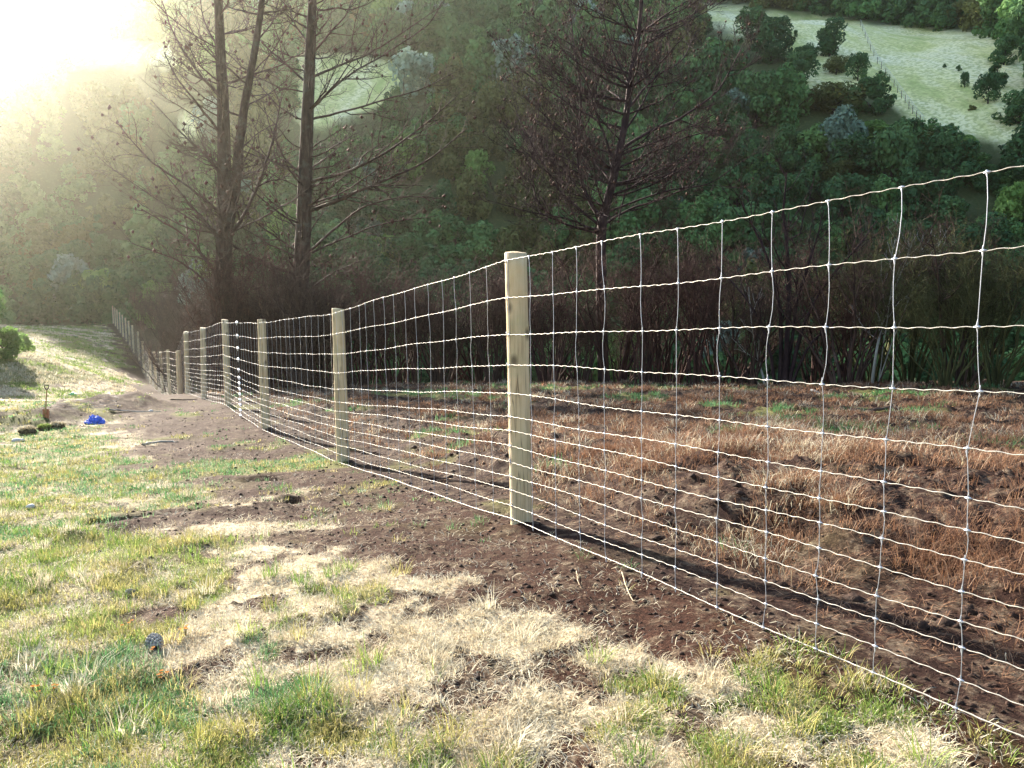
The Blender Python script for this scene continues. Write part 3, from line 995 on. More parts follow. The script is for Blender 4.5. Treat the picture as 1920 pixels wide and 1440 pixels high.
# scrub along the far side of the fence going down the valley
for i in range(8, len(posts) - 1):
    for q in range(3):
        t = rs.rand(); p = bases[i] * (1 - t) + bases[i + 1] * t
        off = -nrm[i] * rs.uniform(2.0, 7.0)
        put(rs.randint(6), p[0] + off[0], p[1] + off[1], rs.rand() * 6.3, rs.uniform(.9, 1.5), 'brown leafless scrub bush beside the far end of the fence', 'shrub', 'brown scrub beside the far fence')
for (px, Y_) in ((425, 24.5), (460, 25.5), (505, 25), (385, 29), (360, 31), (330, 35), (545, 25), (590, 25.4), (300, 39), (395, 27)):
    put(rs.randint(6), (px - 960) / F * Y_, Y_ + 1, rs.rand() * 6.3, rs.uniform(.8, 1.15), 'dark leafless scrub bush at the foot of the bare pines', 'shrub', 'dead scrub under the bare pines')

# thicker dark scrub tree and pale dead stems at its edge
def stem_tree(name, label, px, Y, stems, mat, seed):
    rs_ = np.random.RandomState(seed)
    x = (px - 960) / F * Y; root3 = np.array([x, Y, gz(x, Y)])
    e = empty(name, tuple(root3)); tag(e, label, 'tree')
    for pts, w, m in stems:
        P = [at(a, b, Y + rs_.uniform(-.3, .3) * (i > 0)) for i, (a, b) in enumerate(pts)]
        P[0] = np.array([P[0][0], P[0][1], gz(P[0][0], P[0][1]) - .15])
        P = curve(P, 14); P[2:] += np.cumsum(rs_.randn(12, 3), 0) * .012
        mb = MB(); grow(mb, P, w, w * .2, rs_, 1.9, 0, 2, 0, .45, .32, 6)
        mb.build('stem', m, e, origin=root3)
    return e


stem_tree('scrub_tree', 'dark many-stemmed leafless tree fanning out from the thicket edge', 1470, 20.2,
          [([(1462, 730), (1465, 620), (1450, 520), (1420, 440), (1390, 380)], .07, M_dark_bark), ([(1470, 730), (1478, 600), (1480, 500), (1470, 400), (1475, 320)], .08, M_dark_bark),
           ([(1478, 728), (1500, 620), (1540, 540), (1600, 470), (1640, 420)], .06, M_dark_bark), ([(1480, 725), (1520, 650), (1580, 600), (1650, 570)], .045, M_dark_bark),
           ([(1455, 728), (1440, 640), (1400, 560), (1340, 500)], .05, M_dark_bark), ([(1472, 727), (1490, 580), (1520, 470), (1540, 390)], .055, M_dark_bark)], None, 12)
stem_tree('dead_sapling', 'pale barked dead sapling with thin upright twigs at the thicket edge', 1640, 18.6,
          [([(1634, 738), (1642, 660), (1652, 620), (1670, 560), (1690, 500), (1700, 460)], .04, M_pale_wood), ([(1640, 700), (1690, 640), (1740, 590), (1780, 545)], .018, M_twig2),
           ([(1645, 650), (1700, 560), (1740, 490), (1770, 480)], .015, M_pale_wood), ([(1650, 640), (1665, 560), (1675, 490)], .014, M_pale_wood)], None, 13)
stem_tree('dead_sapling', 'slanting dead stem with a pale peeled foot left of the fanning tree', 1435, 20.6,
          [([(1436, 722), (1428, 690), (1420, 660), (1412, 600), (1405, 540)], .035, M_pale_wood)], None, 14)
stem_tree('dead_sapling', 'grey leafless sapling with crooked pale limbs left of the second post', 560, 24,
          [([(560, 720), (568, 660), (580, 610), (592, 575), (600, 540)], .02, M_twig2), ([(556, 720), (540, 640), (530, 580), (490, 540)], .03, M_twig2),
           ([(562, 700), (590, 630), (615, 580), (640, 560)], .025, M_twig2), ([(558, 700), (552, 620), (545, 560), (548, 510)], .025, M_twig2)], None, 15)

# ------------------------------------------------------------------ forest on the hill
def crown_arrays(seed, blobs=26, leaves=1500, w=1.0, hgt=1.0, leaf=.11, shape='round'):
    """unit crown about 1 wide (radius .5*w) and hgt tall, sitting from z=0"""
    rs_ = np.random.RandomState(seed)
    C = []; Rb = []
    for _ in range(blobs):
        a = rs_.rand() * 6.283; u = rs_.rand() ** .6
        zz = rs_.rand()
        lim = math.sqrt(max(0.05, 1 - (abs(zz - .42) / .62) ** 2)) if shape == 'round' else (1.05 - zz * .95)
        C.append([math.cos(a) * .41 * w * u * lim, math.sin(a) * .41 * w * u * lim, hgt * (.10 + .78 * zz)])
        Rb.append(rs_.uniform(.075, .19) * w * (1 if shape == 'round' else .35 + .65 * lim))
    C = np.array(C); Rb = np.array(Rb)
    idx = rs_.choice(blobs, leaves, p=Rb ** 2 / (Rb ** 2).sum())
    d = rs_.randn(leaves, 3); d[:, 2] += .25; d /= np.linalg.norm(d, axis=1, keepdims=True)
    rad = Rb[idx] * (.72 + .36 * rs_.rand(leaves))
    P = C[idx] + d * rad[:, None]
    P[:, 2] = np.maximum(P[:, 2], .02)
    nrm_ = d + rs_.randn(leaves, 3) * .55; nrm_ /= np.linalg.norm(nrm_, axis=1, keepdims=True)
    ref = rs_.randn(leaves, 3); U = np.cross(nrm_, ref); U /= np.linalg.norm(U, axis=1, keepdims=True); W = np.cross(nrm_, U)
    s = leaf * (.5 + .8 * rs_.rand(leaves))[:, None]
    e = .55 + .3 * rs_.rand(leaves)[:, None]
    V = np.stack([P - U * s, P - W * s * e, P + U * s, P + W * s * e], 1).reshape(-1, 3)
    Q = np.arange(leaves * 4).reshape(-1, 4)
    rb_ = rs_.rand(blobs); rnd = np.repeat(.6 * rb_[idx] + .4 * rs_.rand(leaves), 4)
    return V, Q, rnd


def trunk_arrays(seed, w, hgt):
    rs_ = np.random.RandomState(seed); mb = MB()
    mb.tube(np.array([[0, 0, -.25], [.01, 0, .1], [-.01, .02, .35 * hgt], [.01, .0, .7 * hgt]]), [.032, .026, .02, .008], 5)
    for _ in range(6):
        a = rs_.rand() * 6.28; z = rs_.uniform(.1, .5) * hgt
        mb.tube(np.array([[0, 0, z], [math.cos(a) * .15, math.sin(a) * .15, z + .12], [math.cos(a) * .32 * w, math.sin(a) * .32 * w, z + .28 * hgt]]), [.014, .010, .004], 4)
    return mb


KINDS = {}


def make_kind(name, mat, seed, n, label, group, **kw):
    lst = []
    for k in range(n):
        V, Q, rnd = crown_arrays(seed + k, **kw)
        me = npmesh('crown', V, [Q], mat, attrs={'rnd': rnd})
        tm = trunk_arrays(seed + k, kw.get('w', 1), kw.get('hgt', 1)).build('trunk', M_dark_bark)
        me_d, tm_d = me.data, tm.data
        bpy.data.objects.remove(me); bpy.data.objects.remove(tm)
        lst.append((me_d, tm_d, V, rnd))
    KINDS[name] = (lst, label, group)


make_kind('dark', M_leaf_dark, 500, 4, 'dark green bushy tree in the forest on the hillside', 'dark green trees of the hillside forest', hgt=1.0, leaves=2890, leaf=0.037)
make_kind('mid', M_leaf_mid, 520, 4, 'mid green bushy tree in the forest on the hillside', 'mid green trees of the hillside forest', hgt=.95, leaves=2720, leaf=0.039)
make_kind('olive', M_leaf_olive, 540, 3, 'olive brown bushy tree in the forest on the hillside', 'olive brown trees of the hillside forest', hgt=.9, leaves=2550, leaf=0.037)
make_kind('silver', M_leaf_silver, 560, 2, 'silvery grey-green bushy tree in the hillside forest', 'silvery trees of the hillside forest', hgt=.9, leaves=2550, leaf=0.037)
make_kind('lime', M_leaf_lime, 580, 2, 'light green bushy tree in the hillside forest', 'light green trees of the hillside forest', hgt=.85, leaves=2550, leaf=0.041)
make_kind('tall', M_leaf_dark, 600, 3, 'tall dark conifer in the hillside forest', 'dark conifers of the hillside forest', hgt=1.9, leaves=3230, leaf=0.041, shape='cone')


def place_tree(kind, p, width, hs, rz, label=None, cat='tree', group=None, name='forest_tree', var=None):
    lst, lab, grp = KINDS[kind]
    me, tm, _, _ = lst[rs.randint(len(lst)) if var is None else var % len(lst)]
    e = empty(name, (p[0], p[1], p[2] - .05 * width))
    e.rotation_euler = (0, 0, rz); e.scale = (width, width, width * hs)
    tag(e, label or lab, cat, grp if label is None else group)
    for nm, d in (('crown', me), ('trunk', tm)):
        c = bpy.data.objects.new(nm, d); COL.objects.link(c); c.parent = e
    return e


cand = []
rs = np.random.RandomState(901)
r = 57.0
while r < 290:
    sp = 3.05 + .010 * (r - 57)
    for az in np.arange(-44, 44, math.degrees(sp / r)):
        a = az + rs.uniform(-.45, .45) * math.degrees(sp / r); q = r + rs.uniform(-.5, .5) * sp
        cand.append((math.sin(R(a)) * q, math.cos(R(a)) * q, sp * rs.uniform(1.15, 1.95)))
    r += sp * 1.05
cand = np.array(cand)
cz = far_h(cand[:, 0], cand[:, 1])
cr = np.hypot(cand[:, 0], cand[:, 1]); caz = np.degrees(np.arctan2(cand[:, 0], cand[:, 1]))
bx, by = project(cand[:, 0], cand[:, 1], cz)
tx, ty = project(cand[:, 0], cand[:, 1], cz + cand[:, 2] * .85)
ok = ~in_past(bx, by) & ~in_past(tx, ty) & (cr < R1 - 1)
rpx = cand[:, 2] * .5 / np.maximum(cr, 1) * F
for ux, uy in ((-.7, .4), (.7, .4), (0, 1.0)):
    qx_, qy_ = project(cand[:, 0], cand[:, 1], cz + cand[:, 2] * uy)
    ok &= ~in_poly(qx_ + ux * rpx, qy_, PAST[0])
ok |= (cr > R1 + 28) & ~((caz > 8) & (cr < R1 + 40))
ok &= (by > -70) & (bx > -260) & (bx < 2180)
dF, _, _ = seg_dist(cand[:, 0], cand[:, 1], FLINE)
ok &= ~((caz < -17) & (cr < np.interp(caz, [-40, -30, -25, -19], [95, 104, 100, 62])))
ok &= ~((cr > R1) & (caz < -32.5))
cand = cand[ok]; cz = cz[ok]; cr = cr[ok]; caz = caz[ok]; bx = bx[ok]; by = by[ok]
order = np.argsort(cr)
NIND = 285
typ_noise = fbm(cand[:, 0] / 14, cand[:, 1] / 14, 3, 7)
stuffV = {}; stuffR = {}
for n_, i in enumerate(order):
    u = rs.rand()
    tn = typ_noise[i]
    if u < .045: k = 'silver'
    elif u < .09: k = 'lime'
    elif u < .13 and cr[i] > 90: k = 'tall'
    elif tn > .54: k = 'olive' if u < .75 else 'mid'
    elif tn > .46: k = 'mid' if u < .7 else 'dark'
    else: k = 'dark' if u < .75 else 'mid'
    w = cand[i, 2]; hs = rs.uniform(.85, 1.25)
    if k == 'tall': w *= .75
    if n_ < NIND:
        place_tree(k, (cand[i, 0], cand[i, 1], cz[i]), w, hs, rs.rand() * 6.28)
    else:
        lst = KINDS[k][0]; _, _, V, rnd_ = lst[rs.randint(len(lst))]
        step = 2 if cr[i] < R1 else 3
        V4 = V.reshape(-1, 4, 3)[::step]
        c4 = V4.mean(1, keepdims=True); V4 = c4 + (V4 - c4) * (1.35 if step == 2 else 1.6)
        a = rs.rand() * 6.28; ca, sa = math.cos(a), math.sin(a)
        X = (V4[..., 0] * ca - V4[..., 1] * sa) * w + cand[i, 0]; Yv = (V4[..., 0] * sa + V4[..., 1] * ca) * w + cand[i, 1]
        Z = V4[..., 2] * w * hs + cz[i] - .05 * w
        stuffV.setdefault(k, []).append(np.stack([X, Yv, Z], -1).reshape(-1, 3)); stuffR.setdefault(k, []).append(np.clip(.75 * rnd_.reshape(-1, 4)[::step].ravel() + .5 * (rs.rand() - .25), 0, 1))
kmats = {'dark': M_leaf_dark, 'mid': M_leaf_mid, 'olive': M_leaf_olive, 'silver': M_leaf_silver, 'lime': M_leaf_lime, 'tall': M_leaf_dark}
Vs = []; Ms = []; rn = []
ml = []
for k, l in stuffV.items():
    V = np.concatenate(l); Vs.append(V); rn.append(np.concatenate(stuffR[k])); ml.append(kmats[k]); Ms.append(np.full(len(V) // 4, len(ml) - 1))
V = np.concatenate(Vs)
fo = npmesh('distant_forest', V, [np.arange(len(V)).reshape(-1, 4)], ml, np.concatenate(Ms), attrs={'rnd': np.concatenate(rn)})
tag(fo, 'far wood of small crowns covering the upper hills', 'forest', None, 'stuff')
print('forest', len(order), 'shrubs', n_sh)

# the trees and bushes that stand out
def on_hill(px, py): 
    return hit(px, py, r0=50)


clump = [(1555, 106, 64, 'dark', .95, 'dark round-headed tree, highest of the clump in the hill pasture'), (1500, 160, 56, 'dark', 1.0, 'dark round tree at the left edge of the pasture clump'),
         (1568, 140, 42, 'olive', .95, 'small brownish round tree in the middle of the pasture clump'), (1608, 152, 38, 'dark', 1.15, 'small neat oval dark tree standing in the pale pasture'),
         (1642, 214, 66, 'dark', 1.0, 'broad dark tree at the right end of the pasture clump'), (1562, 214, 100, 'olive', .7, 'broad olive brown tree filling the front of the pasture clump'),
         (1508, 130, 44, 'dark', .9, 'dark tree tucked above the left edge of the pasture clump'), (1460, 78, 42, 'dark', .95, 'dark round tree at the forest corner by the pasture'),
         (1490, 178, 48, 'dark', 1.2, 'dark tree at the lower left of the pasture clump'), (1598, 215, 50, 'dark', .9, 'dark tree between the olive tree and the broad tree in the pasture clump'),
         (1445, 120, 80, 'dark', .9, 'wide dark tree at the forest edge left of the pasture'), (1408, 80, 60, 'dark', .9, 'dark tree at the upper forest edge below the ridge'),
         (1312, 78, 60, 'dark', .7, 'dark spreading tree at the left end of the pale ridge'),
         (1640, 318, 86, 'silver', .62, 'large silvery green tree above the mesh on the hillside'), (1645, 262, 78, 'lime', .5, 'bright green low tree under the pasture'),
         (1815, 283, 52, 'lime', .6, 'light green tree at the foot of the pasture'), (690, 455, 60, 'silver', .9, 'pale silvery bush beside the arched pine boughs'),
         (1050, 405, 40, 'silver', .8, 'pale grey bush behind the bare conifer'), (1270, 400, 34, 'silver', 1.0, 'small silver bush right of the bare conifer trunk'),
         (1425, 190, 45, 'lime', .6, 'light green tree on the forest slope below the pasture clump'), (662, 62, 40, 'lime', 1.0, 'light green tree above the upper green paddock'),
         (1058, 66, 22, 'silver', 2.0, 'pale grey dead-looking tree high in the forest'), (1570, 345, 70, 'olive', .75, 'brown leafless looking bush on the slope above the thicket')]
for px, py, wpx, kind, hs, lab in clump:
    p = on_hill(px, py)
    if p is None: continue
    dist = p[1]
    place_tree(kind, p, wpx / F * dist * 1.15, hs, rs.rand() * 6, lab, 'tree', None, 'pasture_tree', var=int(px))
for px, py, wpx, kind, hs, lab in [(1882, 122, 52, 'dark', .95, 'dark pine crown topping the clump at the right edge of the pasture'), (1868, 165, 40, 'tall', .8, 'dark pine below the crown at the right edge'),
                                   (1852, 195, 46, 'dark', 1.1, 'dark bushy tree at the lower left of the right-edge clump'), (1910, 235, 80, 'dark', .8, 'broad dark tree at the right edge below the pines'),
                                   (1808, 165, 17, 'dark', 1.5, 'small upright dark bush alone in the pale pasture'), (1797, 134, 10, 'dark', 1.1, 'tiny dark bush above the upright one in the pasture'),
                                   (1771, 127, 7, 'dark', 1, 'tiniest dark bush highest in the pasture'), (1822, 207, 14, 'olive', .8, 'low brown bush near the pasture foot'),
                                   (1492, 72, 9, 'dark', 1.5, 'tiny dark bush beside the forest corner'), (1480, 92, 12, 'dark', 1.6, 'small dark bush against the forest corner'),
                                   (1862, 70, 12, 'dark', 1, 'tiny dark bush on the bare bank beyond the ridge')]:
    p = on_hill(px, py)
    if p is None: continue
    place_tree(kind, p, wpx / F * p[1] * 1.1, hs, rs.rand() * 6, lab, 'bush' if wpx < 25 else 'tree', None, 'pasture_bush' if wpx < 25 else 'pasture_tree', var=int(px))
for q_, (px, py) in enumerate([(1700, 262), (1738, 268), (1772, 272), (1800, 305), (1835, 322), (1868, 340), (1896, 358), (1922, 372), (1720, 285), (1760, 296), (1850, 362), (1880, 380), (1945, 390)]):
    p = on_hill(px, py)
    place_tree(['dark', 'mid', 'dark', 'olive', 'mid'][q_ % 5], p, rs.uniform(44, 70) / F * p[1], rs.uniform(.6, .8), rs.rand() * 6)
# bushes and trees along the left
for px, Y_, w, hs, kind, lab in [(5, 34, 2.0, .8, 'lime', 'bright green rounded bush at the left edge of the grass'), (-60, 33, 4, 1.0, 'mid', 'green bush beyond the left edge of the grass'),
                                 (30, 42, 2.0, .7, 'lime', 'low green bush behind the bright one at the left edge')]:
    x = (px - 960) / F * Y_
    place_tree(kind, (x, Y_, gz(x, Y_)), w, hs, 1.0, lab, 'bush', None, 'green_bush', var=0)

# far pasture fence with its posts
fp = []
for px, py in [(1613, 50), (1622, 72), (1632, 95), (1645, 120), (1660, 143), (1676, 165), (1690, 185), (1704, 205), (1718, 224), (1732, 240)]:
    p = on_hill(px, py)
    if p is not None: fp.append(p)
ff = empty('paddock_fence', tuple(fp[0])); tag(ff, 'thin grey post and wire fence crossing the far pasture', 'fence')
for i in range(len(fp) - 1):
    for t in (0, .5):
        p = fp[i] * (1 - t) + fp[i + 1] * t; p[2] = float(far_h(np.array([p[0]]), np.array([p[1]]))[0])
        mb = MB(); mb.tube(np.array([p - [0, 0, .2], p + [0, 0, .45], p + [0, 0, .9]]) - fp[0], [.032, .032, .03], 6); mb.build('post', M_twig2, ff)
mb = MB()
for hgt in (.5, .85, 1.15):
    mb.tube(np.array(fp) + [0, 0, hgt] - fp[0], .018, 3)
mb.build('fence_wire', M_stay, ff)

# ------------------------------------------------------------------ grass, straw, weeds
def blades(name, P, nb, length, width, lean, mat, seed, label, flat=False, kind='stuff', curl=.5, cat='grass', tuft_r=.03):
    """P (n,3) tuft centres; nb blades each; two-segment blades in one mesh"""
    rs_ = np.random.RandomState(seed)
    n = len(P) * nb
    C = np.repeat(P, nb, 0)
    L = np.repeat(np.asarray(length), nb) * (.45 + .75 * rs_.rand(n)); Wd = np.repeat(np.asarray(width), nb) * (.7 + .6 * rs_.rand(n))
    a = rs_.rand(n) * 6.283
    C = C + np.stack([np.cos(a), np.sin(a), np.zeros(n)], -1) * (np.repeat(np.asarray(tuft_r) * np.ones(len(P)), nb) * np.sqrt(rs_.rand(n)))[:, None]
    az = a + rs_.randn(n) * .9
    out = np.stack([np.cos(az), np.sin(az), np.zeros(n)], -1); sidev = np.stack([-np.sin(az), np.cos(az), np.zeros(n)], -1)
    ln = lean * (.3 + rs_.rand(n))
    d1 = out * ln[:, None] + np.array([0, 0, 1.0]) * (.12 if flat else 1.0)
    d1 /= np.linalg.norm(d1, axis=1, keepdims=True)
    d2 = d1 + out * curl * rs_.rand(n)[:, None] - np.array([0, 0, 1.0]) * (curl * rs_.rand(n))[:, None]
    d2 /= np.linalg.norm(d2, axis=1, keepdims=True)
    m = C + d1 * (L * .55)[:, None]; t = m + d2 * (L * .5)[:, None]
    if flat:
        sidev = sidev + np.array([0, 0, .25]) * rs_.randn(n)[:, None]
    b0_ = C - np.array([0, 0, .012]); w1 = (Wd * .5)[:, None]
    V = np.stack([b0_ - sidev * w1, b0_ + sidev * w1, m + sidev * w1 * .8, m - sidev * w1 * .8, t + sidev * w1 * .15, t - sidev * w1 * .15], 1).reshape(-1, 3)
    o = np.arange(n)[:, None] * 6
    Q = np.concatenate([o + [0, 1, 2, 3], o + [3, 2, 4, 5]])
    rnd = np.repeat(rs_.rand(len(P)) * .5, nb) + rs_.rand(n) * .5
    ob = npmesh(name, V, [Q], mat, attrs={'rnd': np.repeat(rnd, 6)})
    return tag(ob, label, cat, None, kind)


M_grass = leaf_mat('green_grass', [(.22, (0.0504, 0.1118, 0.0190)), (.42, (0.1176, 0.2064, 0.0380)), (.58, (0.2268, 0.2924, 0.0712)), (.78, (0.3864, 0.3784, 0.1520))], .42, 1.6, False, 'rnd')
M_bluegrass = leaf_mat('blue_green_grass', [(.25, (0.0420, 0.1204, 0.0380)), (.5, (0.1008, 0.2236, 0.0808)), (.75, (0.2268, 0.3440, 0.1805))], .4, 1.6, False, 'rnd')
M_straw = leaf_mat('dry_straw', [(.25, (0.3168, 0.2376, 0.1462)), (.45, (0.5104, 0.4400, 0.3010)), (.65, (0.6600, 0.6072, 0.4644)), (.85, (0.7568, 0.7216, 0.6020))], .3, 3.0, False, 'rnd')
M_weed = leaf_mat('dead_weeds', [(.22, (0.0594, 0.0286, 0.0197)), (.4, (0.1518, 0.0748, 0.0443)), (.58, (0.2772, 0.1564, 0.0902)), (.78, (0.3960, 0.2856, 0.2050))], .3, 1.3, False, 'rnd')
M_gold = leaf_mat('yellowing_grass', [(.25, (0.1512, 0.1634, 0.0427)), (.5, (0.3192, 0.2924, 0.0950)), (.75, (0.5040, 0.4214, 0.2090))], .42, 2.0, False, 'rnd')


def scatter(n, r0, r1, a0, a1, seed):
    rs_ = np.random.RandomState(seed)
    # even over the picture more than over the ground: log radius
    r_ = np.exp(rs_.uniform(math.log(r0), math.log(r1), n)); a_ = np.radians(rs_.uniform(a0, a1, n))
    x = r_ * np.sin(a_); y = r_ * np.cos(a_)
    z = ground_h(x, y)
    return x, y, z, r_, rs_


x, y, z, r_, q = scatter(60000, 1.8, 34, -42, 42, 1001)
so, st, gr, left = cover(x, y, z)
tn = fbm(x * 5, y * 5, 3, 161)
u = q.rand(len(x)); u2 = q.rand(len(x))
P3 = np.stack([x, y, z], -1)
farw = np.clip(r_ / 4.5, 1, 6)
any_g = left & (u < gr * .9)
hue = tn + .35 * (u2 - .5)
cool = fbm(x * .7, y * .7, 2, 171) + .12 * smooth(r_, 5, 9)
bl = any_g & (hue < .60) & (cool > .53)
mg = any_g & (hue < .53) & ~bl
my = any_g & (hue >= .53) & ~bl
ms = left & ((u < st * .55) | (any_g & (u2 > .80)))
for msk, nm, mt, lb, ln_, sd in ((mg, 'grass', M_grass, 'short green and yellow grass in tufts', .06, 1), (bl, 'grass', M_bluegrass, 'cool green grass in tufts', .06, 2),
                                 (my, 'grass', M_gold, 'yellowing grass in the turf at left', .062, 3), (ms, 'grass', M_straw, 'bleached dry grass', .05, 4)):
    k = int(msk.sum())
    if k < 5: continue
    lsc = np.clip(1 - .012 * r_[msk], .7, 1) * (.35 + 1.3 * fbm(x[msk] * 3, y[msk] * 3, 2, 181))
    blades(nm, P3[msk], 11, ln_ * lsc, .0032 * farw[msk], 1.0 if mt is not M_straw else 1.4, mt, sd, lb, tuft_r=.04 * np.clip(farw[msk], 1, 2.5))
# loose straw lying on the soil and straw
ml_ = left & (u < (st * 1.3 + so * .10)) & (r_ < 13)
blades('straw_litter', P3[ml_] + [0, 0, .012], 5, np.full(int(ml_.sum()), .055), .0028 * farw[ml_], 2.5, M_straw, 5, 'loose dry straw lying on the soil', flat=True, cat='straw', tuft_r=.08)
# coarser grass on the slope beyond
x, y, z, r_, q = scatter(14000, 30, 105, -42, -18, 1013)
so, st, gr, left = cover(x, y, z)
d, side, arc = seg_dist(x, y, FLINE)
mk = (side < 0) & (q.rand(len(x)) > so)
hue = fbm(x * .4, y * .4, 3, 163)
for sel, mt, sd in ((hue > .52, M_straw, 21), (hue <= .52, M_grass, 22)):
    m_ = mk & sel; k = int(m_.sum())
    blades('grass', np.stack([x, y, z], -1)[m_], 9, np.full(k, .13), .003 * r_[m_] / 5, 1.2, mt, sd, 'rough grass on the slope down to the far fence', tuft_r=.18)
# bolder tufts
x, y, z, r_, q = scatter(1300, 2.2, 13, -40, 30, 1003)
so, st, gr, left = cover(x, y, z)
u = q.rand(len(x))
mk = left & (u < (.25 * st + .55 * gr)) & (so < .6)
k = int(mk.sum())
pp = np.stack([x, y, z], -1)[mk]
half = np.arange(k) % 3
for hsel, mt, sd in ((0, M_grass, 6), (1, M_straw, 7), (2, M_gold, 8)):
    s_ = half == hsel
    blades('grass', pp[s_], 40, .07 + .07 * q.rand(int(s_.sum())), np.full(int(s_.sum()), .0038), .8, mt, sd, 'taller separate grass tufts in the turf', tuft_r=.05)
# dead weeds right of the fence
x, y, z, r_, q = scatter(36000, 2.5, 30, -22, 42, 1005)
d, side, arc = seg_dist(x, y, FLINE)
dd = d * side
dens = smooth(fbm(x * 2.1, y * 2.1, 4, 191), .49, .62) + .05
edge_y = np.interp(x, ex, ey)
mk = (dd > .55) & (q.rand(len(x)) < dens * (.30 + .70 * smooth(dd, .8, 1.7))) & (y < edge_y + 4)
gk = mk & (fbm(x * .8, y * .8, 4, 151) > .645)
mk = mk & ~gk
P3 = np.stack([x, y, z], -1); fw = np.clip(r_ / 5, 1, 4)
blades('dead_weeds', P3[mk], 15, np.clip(.06 + .14 * fbm(x[mk] * 2, y[mk] * 2, 2, 201), .1, .3), .0034 * fw[mk], .9, M_weed, 9, 'rusty brown dead weeds over the paddock', curl=1.1, cat='weeds', tuft_r=.10)
ws = mk & (fbm(x * 2.7, y * 2.7, 3, 211) + .3 * (q.rand(len(x)) - .5) > .62)
blades('dead_weeds', P3[ws], 10, np.clip(.08 + .16 * fbm(x[ws] * 2, y[ws] * 2, 2, 201), .1, .3), .003 * fw[ws], 1.1, M_straw, 19, 'pale dry stalks among the dead weeds', curl=1.0, cat='weeds', tuft_r=.12)
blades('grass', P3[gk], 14, np.full(int(gk.sum()), .11), .0035 * fw[gk], .8, M_bluegrass, 10, 'patches of fresh green grass among the dead weeds', tuft_r=.10)
lk = (dd > .25) & (q.rand(len(x)) < .30) & (r_ < 16)
blades('straw_litter', P3[lk] + [0, 0, .015], 5, np.full(int(lk.sum()), .08), .003 * fw[lk], 2.0, M_weed, 15, 'loose dead stalks on the turned soil behind the fence', flat=True, cat='straw', tuft_r=.12)
# soil clods and crumbs
def clods(name, P, rad, mat, seed, label):
    rs_ = np.random.RandomState(seed)
    base = np.array([[1, 0, 0], [-1, 0, 0], [0, 1, 0], [0, -1, 0], [0, 0, 1], [0, 0, -1]], float)
    n = len(P)
    V = base[None] * (.7 + .6 * rs_.rand(n, 6, 1)) + rs_.randn(n, 6, 3) * .15
    V[..., 2] *= .65
    V = V * np.asarray(rad)[:, None, None] + P[:, None, :]
    T = np.array([[0, 2, 4], [2, 1, 4], [1, 3, 4], [3, 0, 4], [2, 0, 5], [1, 2, 5], [3, 1, 5], [0, 3, 5]])
    Fc = (np.arange(n)[:, None, None] * 6 + T[None]).reshape(-1, 3)
    return tag(npmesh(name, V.reshape(-1, 3), [Fc], mat, smooth_shade=True), label, 'soil', None, 'stuff')


M_clod = bark_mat('soil_crumb', (0.0136, 0.0078, 0.0056), (0.0372, 0.0198, 0.0130), (0.0744, 0.0450, 0.0322), 30)
x, y, z, r_, q = scatter(26000, 2.2, 20, -38, 38, 1007)
so, st, gr, left = cover(x, y, z)
mk = q.rand(len(x)) < so * np.where(left, .8, .8)
clods('soil_clods', np.stack([x, y, z], -1)[mk], (.004 + .016 * q.rand(int(mk.sum())) ** 3) * np.clip(r_[mk] / 5, 1, 1.5), M_clod, 11, 'crumbs and clods of turned brown soil')

x, y, z, r_, q = scatter(9000, 2.5, 14, -20, 42, 1009)
d, side, arc = seg_dist(x, y, FLINE); dd = d * side
mk = (dd > .45) & (dd < 4) & (q.rand(len(x)) < .03 + .45 * smooth(fbm(x * 2.3, y * 2.3, 3, 221), .42, .6))
clods('soil_clods', np.stack([x, y, z], -1)[mk], .012 + .045 * q.rand(int(mk.sum())) ** 3, M_clod, 12, 'larger lumps of dug soil along the bank behind the fence')
# ------------------------------------------------------------------ small things on the ground
def ground_thing(px, py):
    p = hit(px, py, r0=2.0, r1=120)
    return p


def pine_cone(px, py, length, rz, tilt, label):
    p = ground_thing(px, py)
    e = empty('pine_cone', tuple(p)); tag(e, label, 'pine cone')
    ax = np.array([math.cos(rz), math.sin(rz), tilt]); ax /= np.linalg.norm(ax)
    u = np.cross(ax, [0, 0, 1.0]); u /= np.linalg.norm(u); w = np.cross(ax, u)
    mb = MB(); sc = MB()
    c0 = np.array([0, 0, length * .33]) - ax * length * .5
    prof = lambda t: length * .40 * (math.sin(math.pi * min(1, t * 1.02 + .03)) ** .75) * (1.05 - .35 * t)
    ts = np.linspace(0, 1, 12)
    mb.tube(np.array([c0 + ax * length * t for t in ts]), [max(.82 * prof(t), .003) for t in ts], 14)
    N = 110
    for i in range(N):
        t = .03 + .93 * i / N; a = i * 2.39996
        rd = prof(t); nvec = u * math.cos(a) + w * math.sin(a); tg = np.cross(ax, nvec)
        s = length * .075 * (1.15 - .5 * t)
        c = c0 + ax * length * t + nvec * rd * .86
        tip = c + nvec * s * .55 + ax * s * .75
        V = [c - tg * s, c - ax * s * .7, c + tg * s, tip + tg * s * .45, tip - tg * s * .45, c + nvec * s * .75]
        sc.faces(V, [[0, 1, 5], [1, 2, 5], [2, 3, 5], [3, 4, 5], [4, 0, 5]])
    mb.build('core', M_cone_dark, e); sc.build('scales', M_cone_grey, e, smooth_shade=False)
    return e


M_cone_dark = bark_mat('cone_core', (.02, .014, .012), (.04, .028, .022), (.07, .05, .04), 40)
M_cone_grey = bark_mat('cone_scale_grey', (.15, .14, .13), (.32, .30, .275), (.48, .455, .42), 40)
pine_cone(289, 1218, .115, 2.2, .25, 'grey closed pine cone lying in a scrape of brown litter')
pine_cone(245, 1116, .06, .6, .1, 'small dark pine cone half hidden in the grass above the larger one')


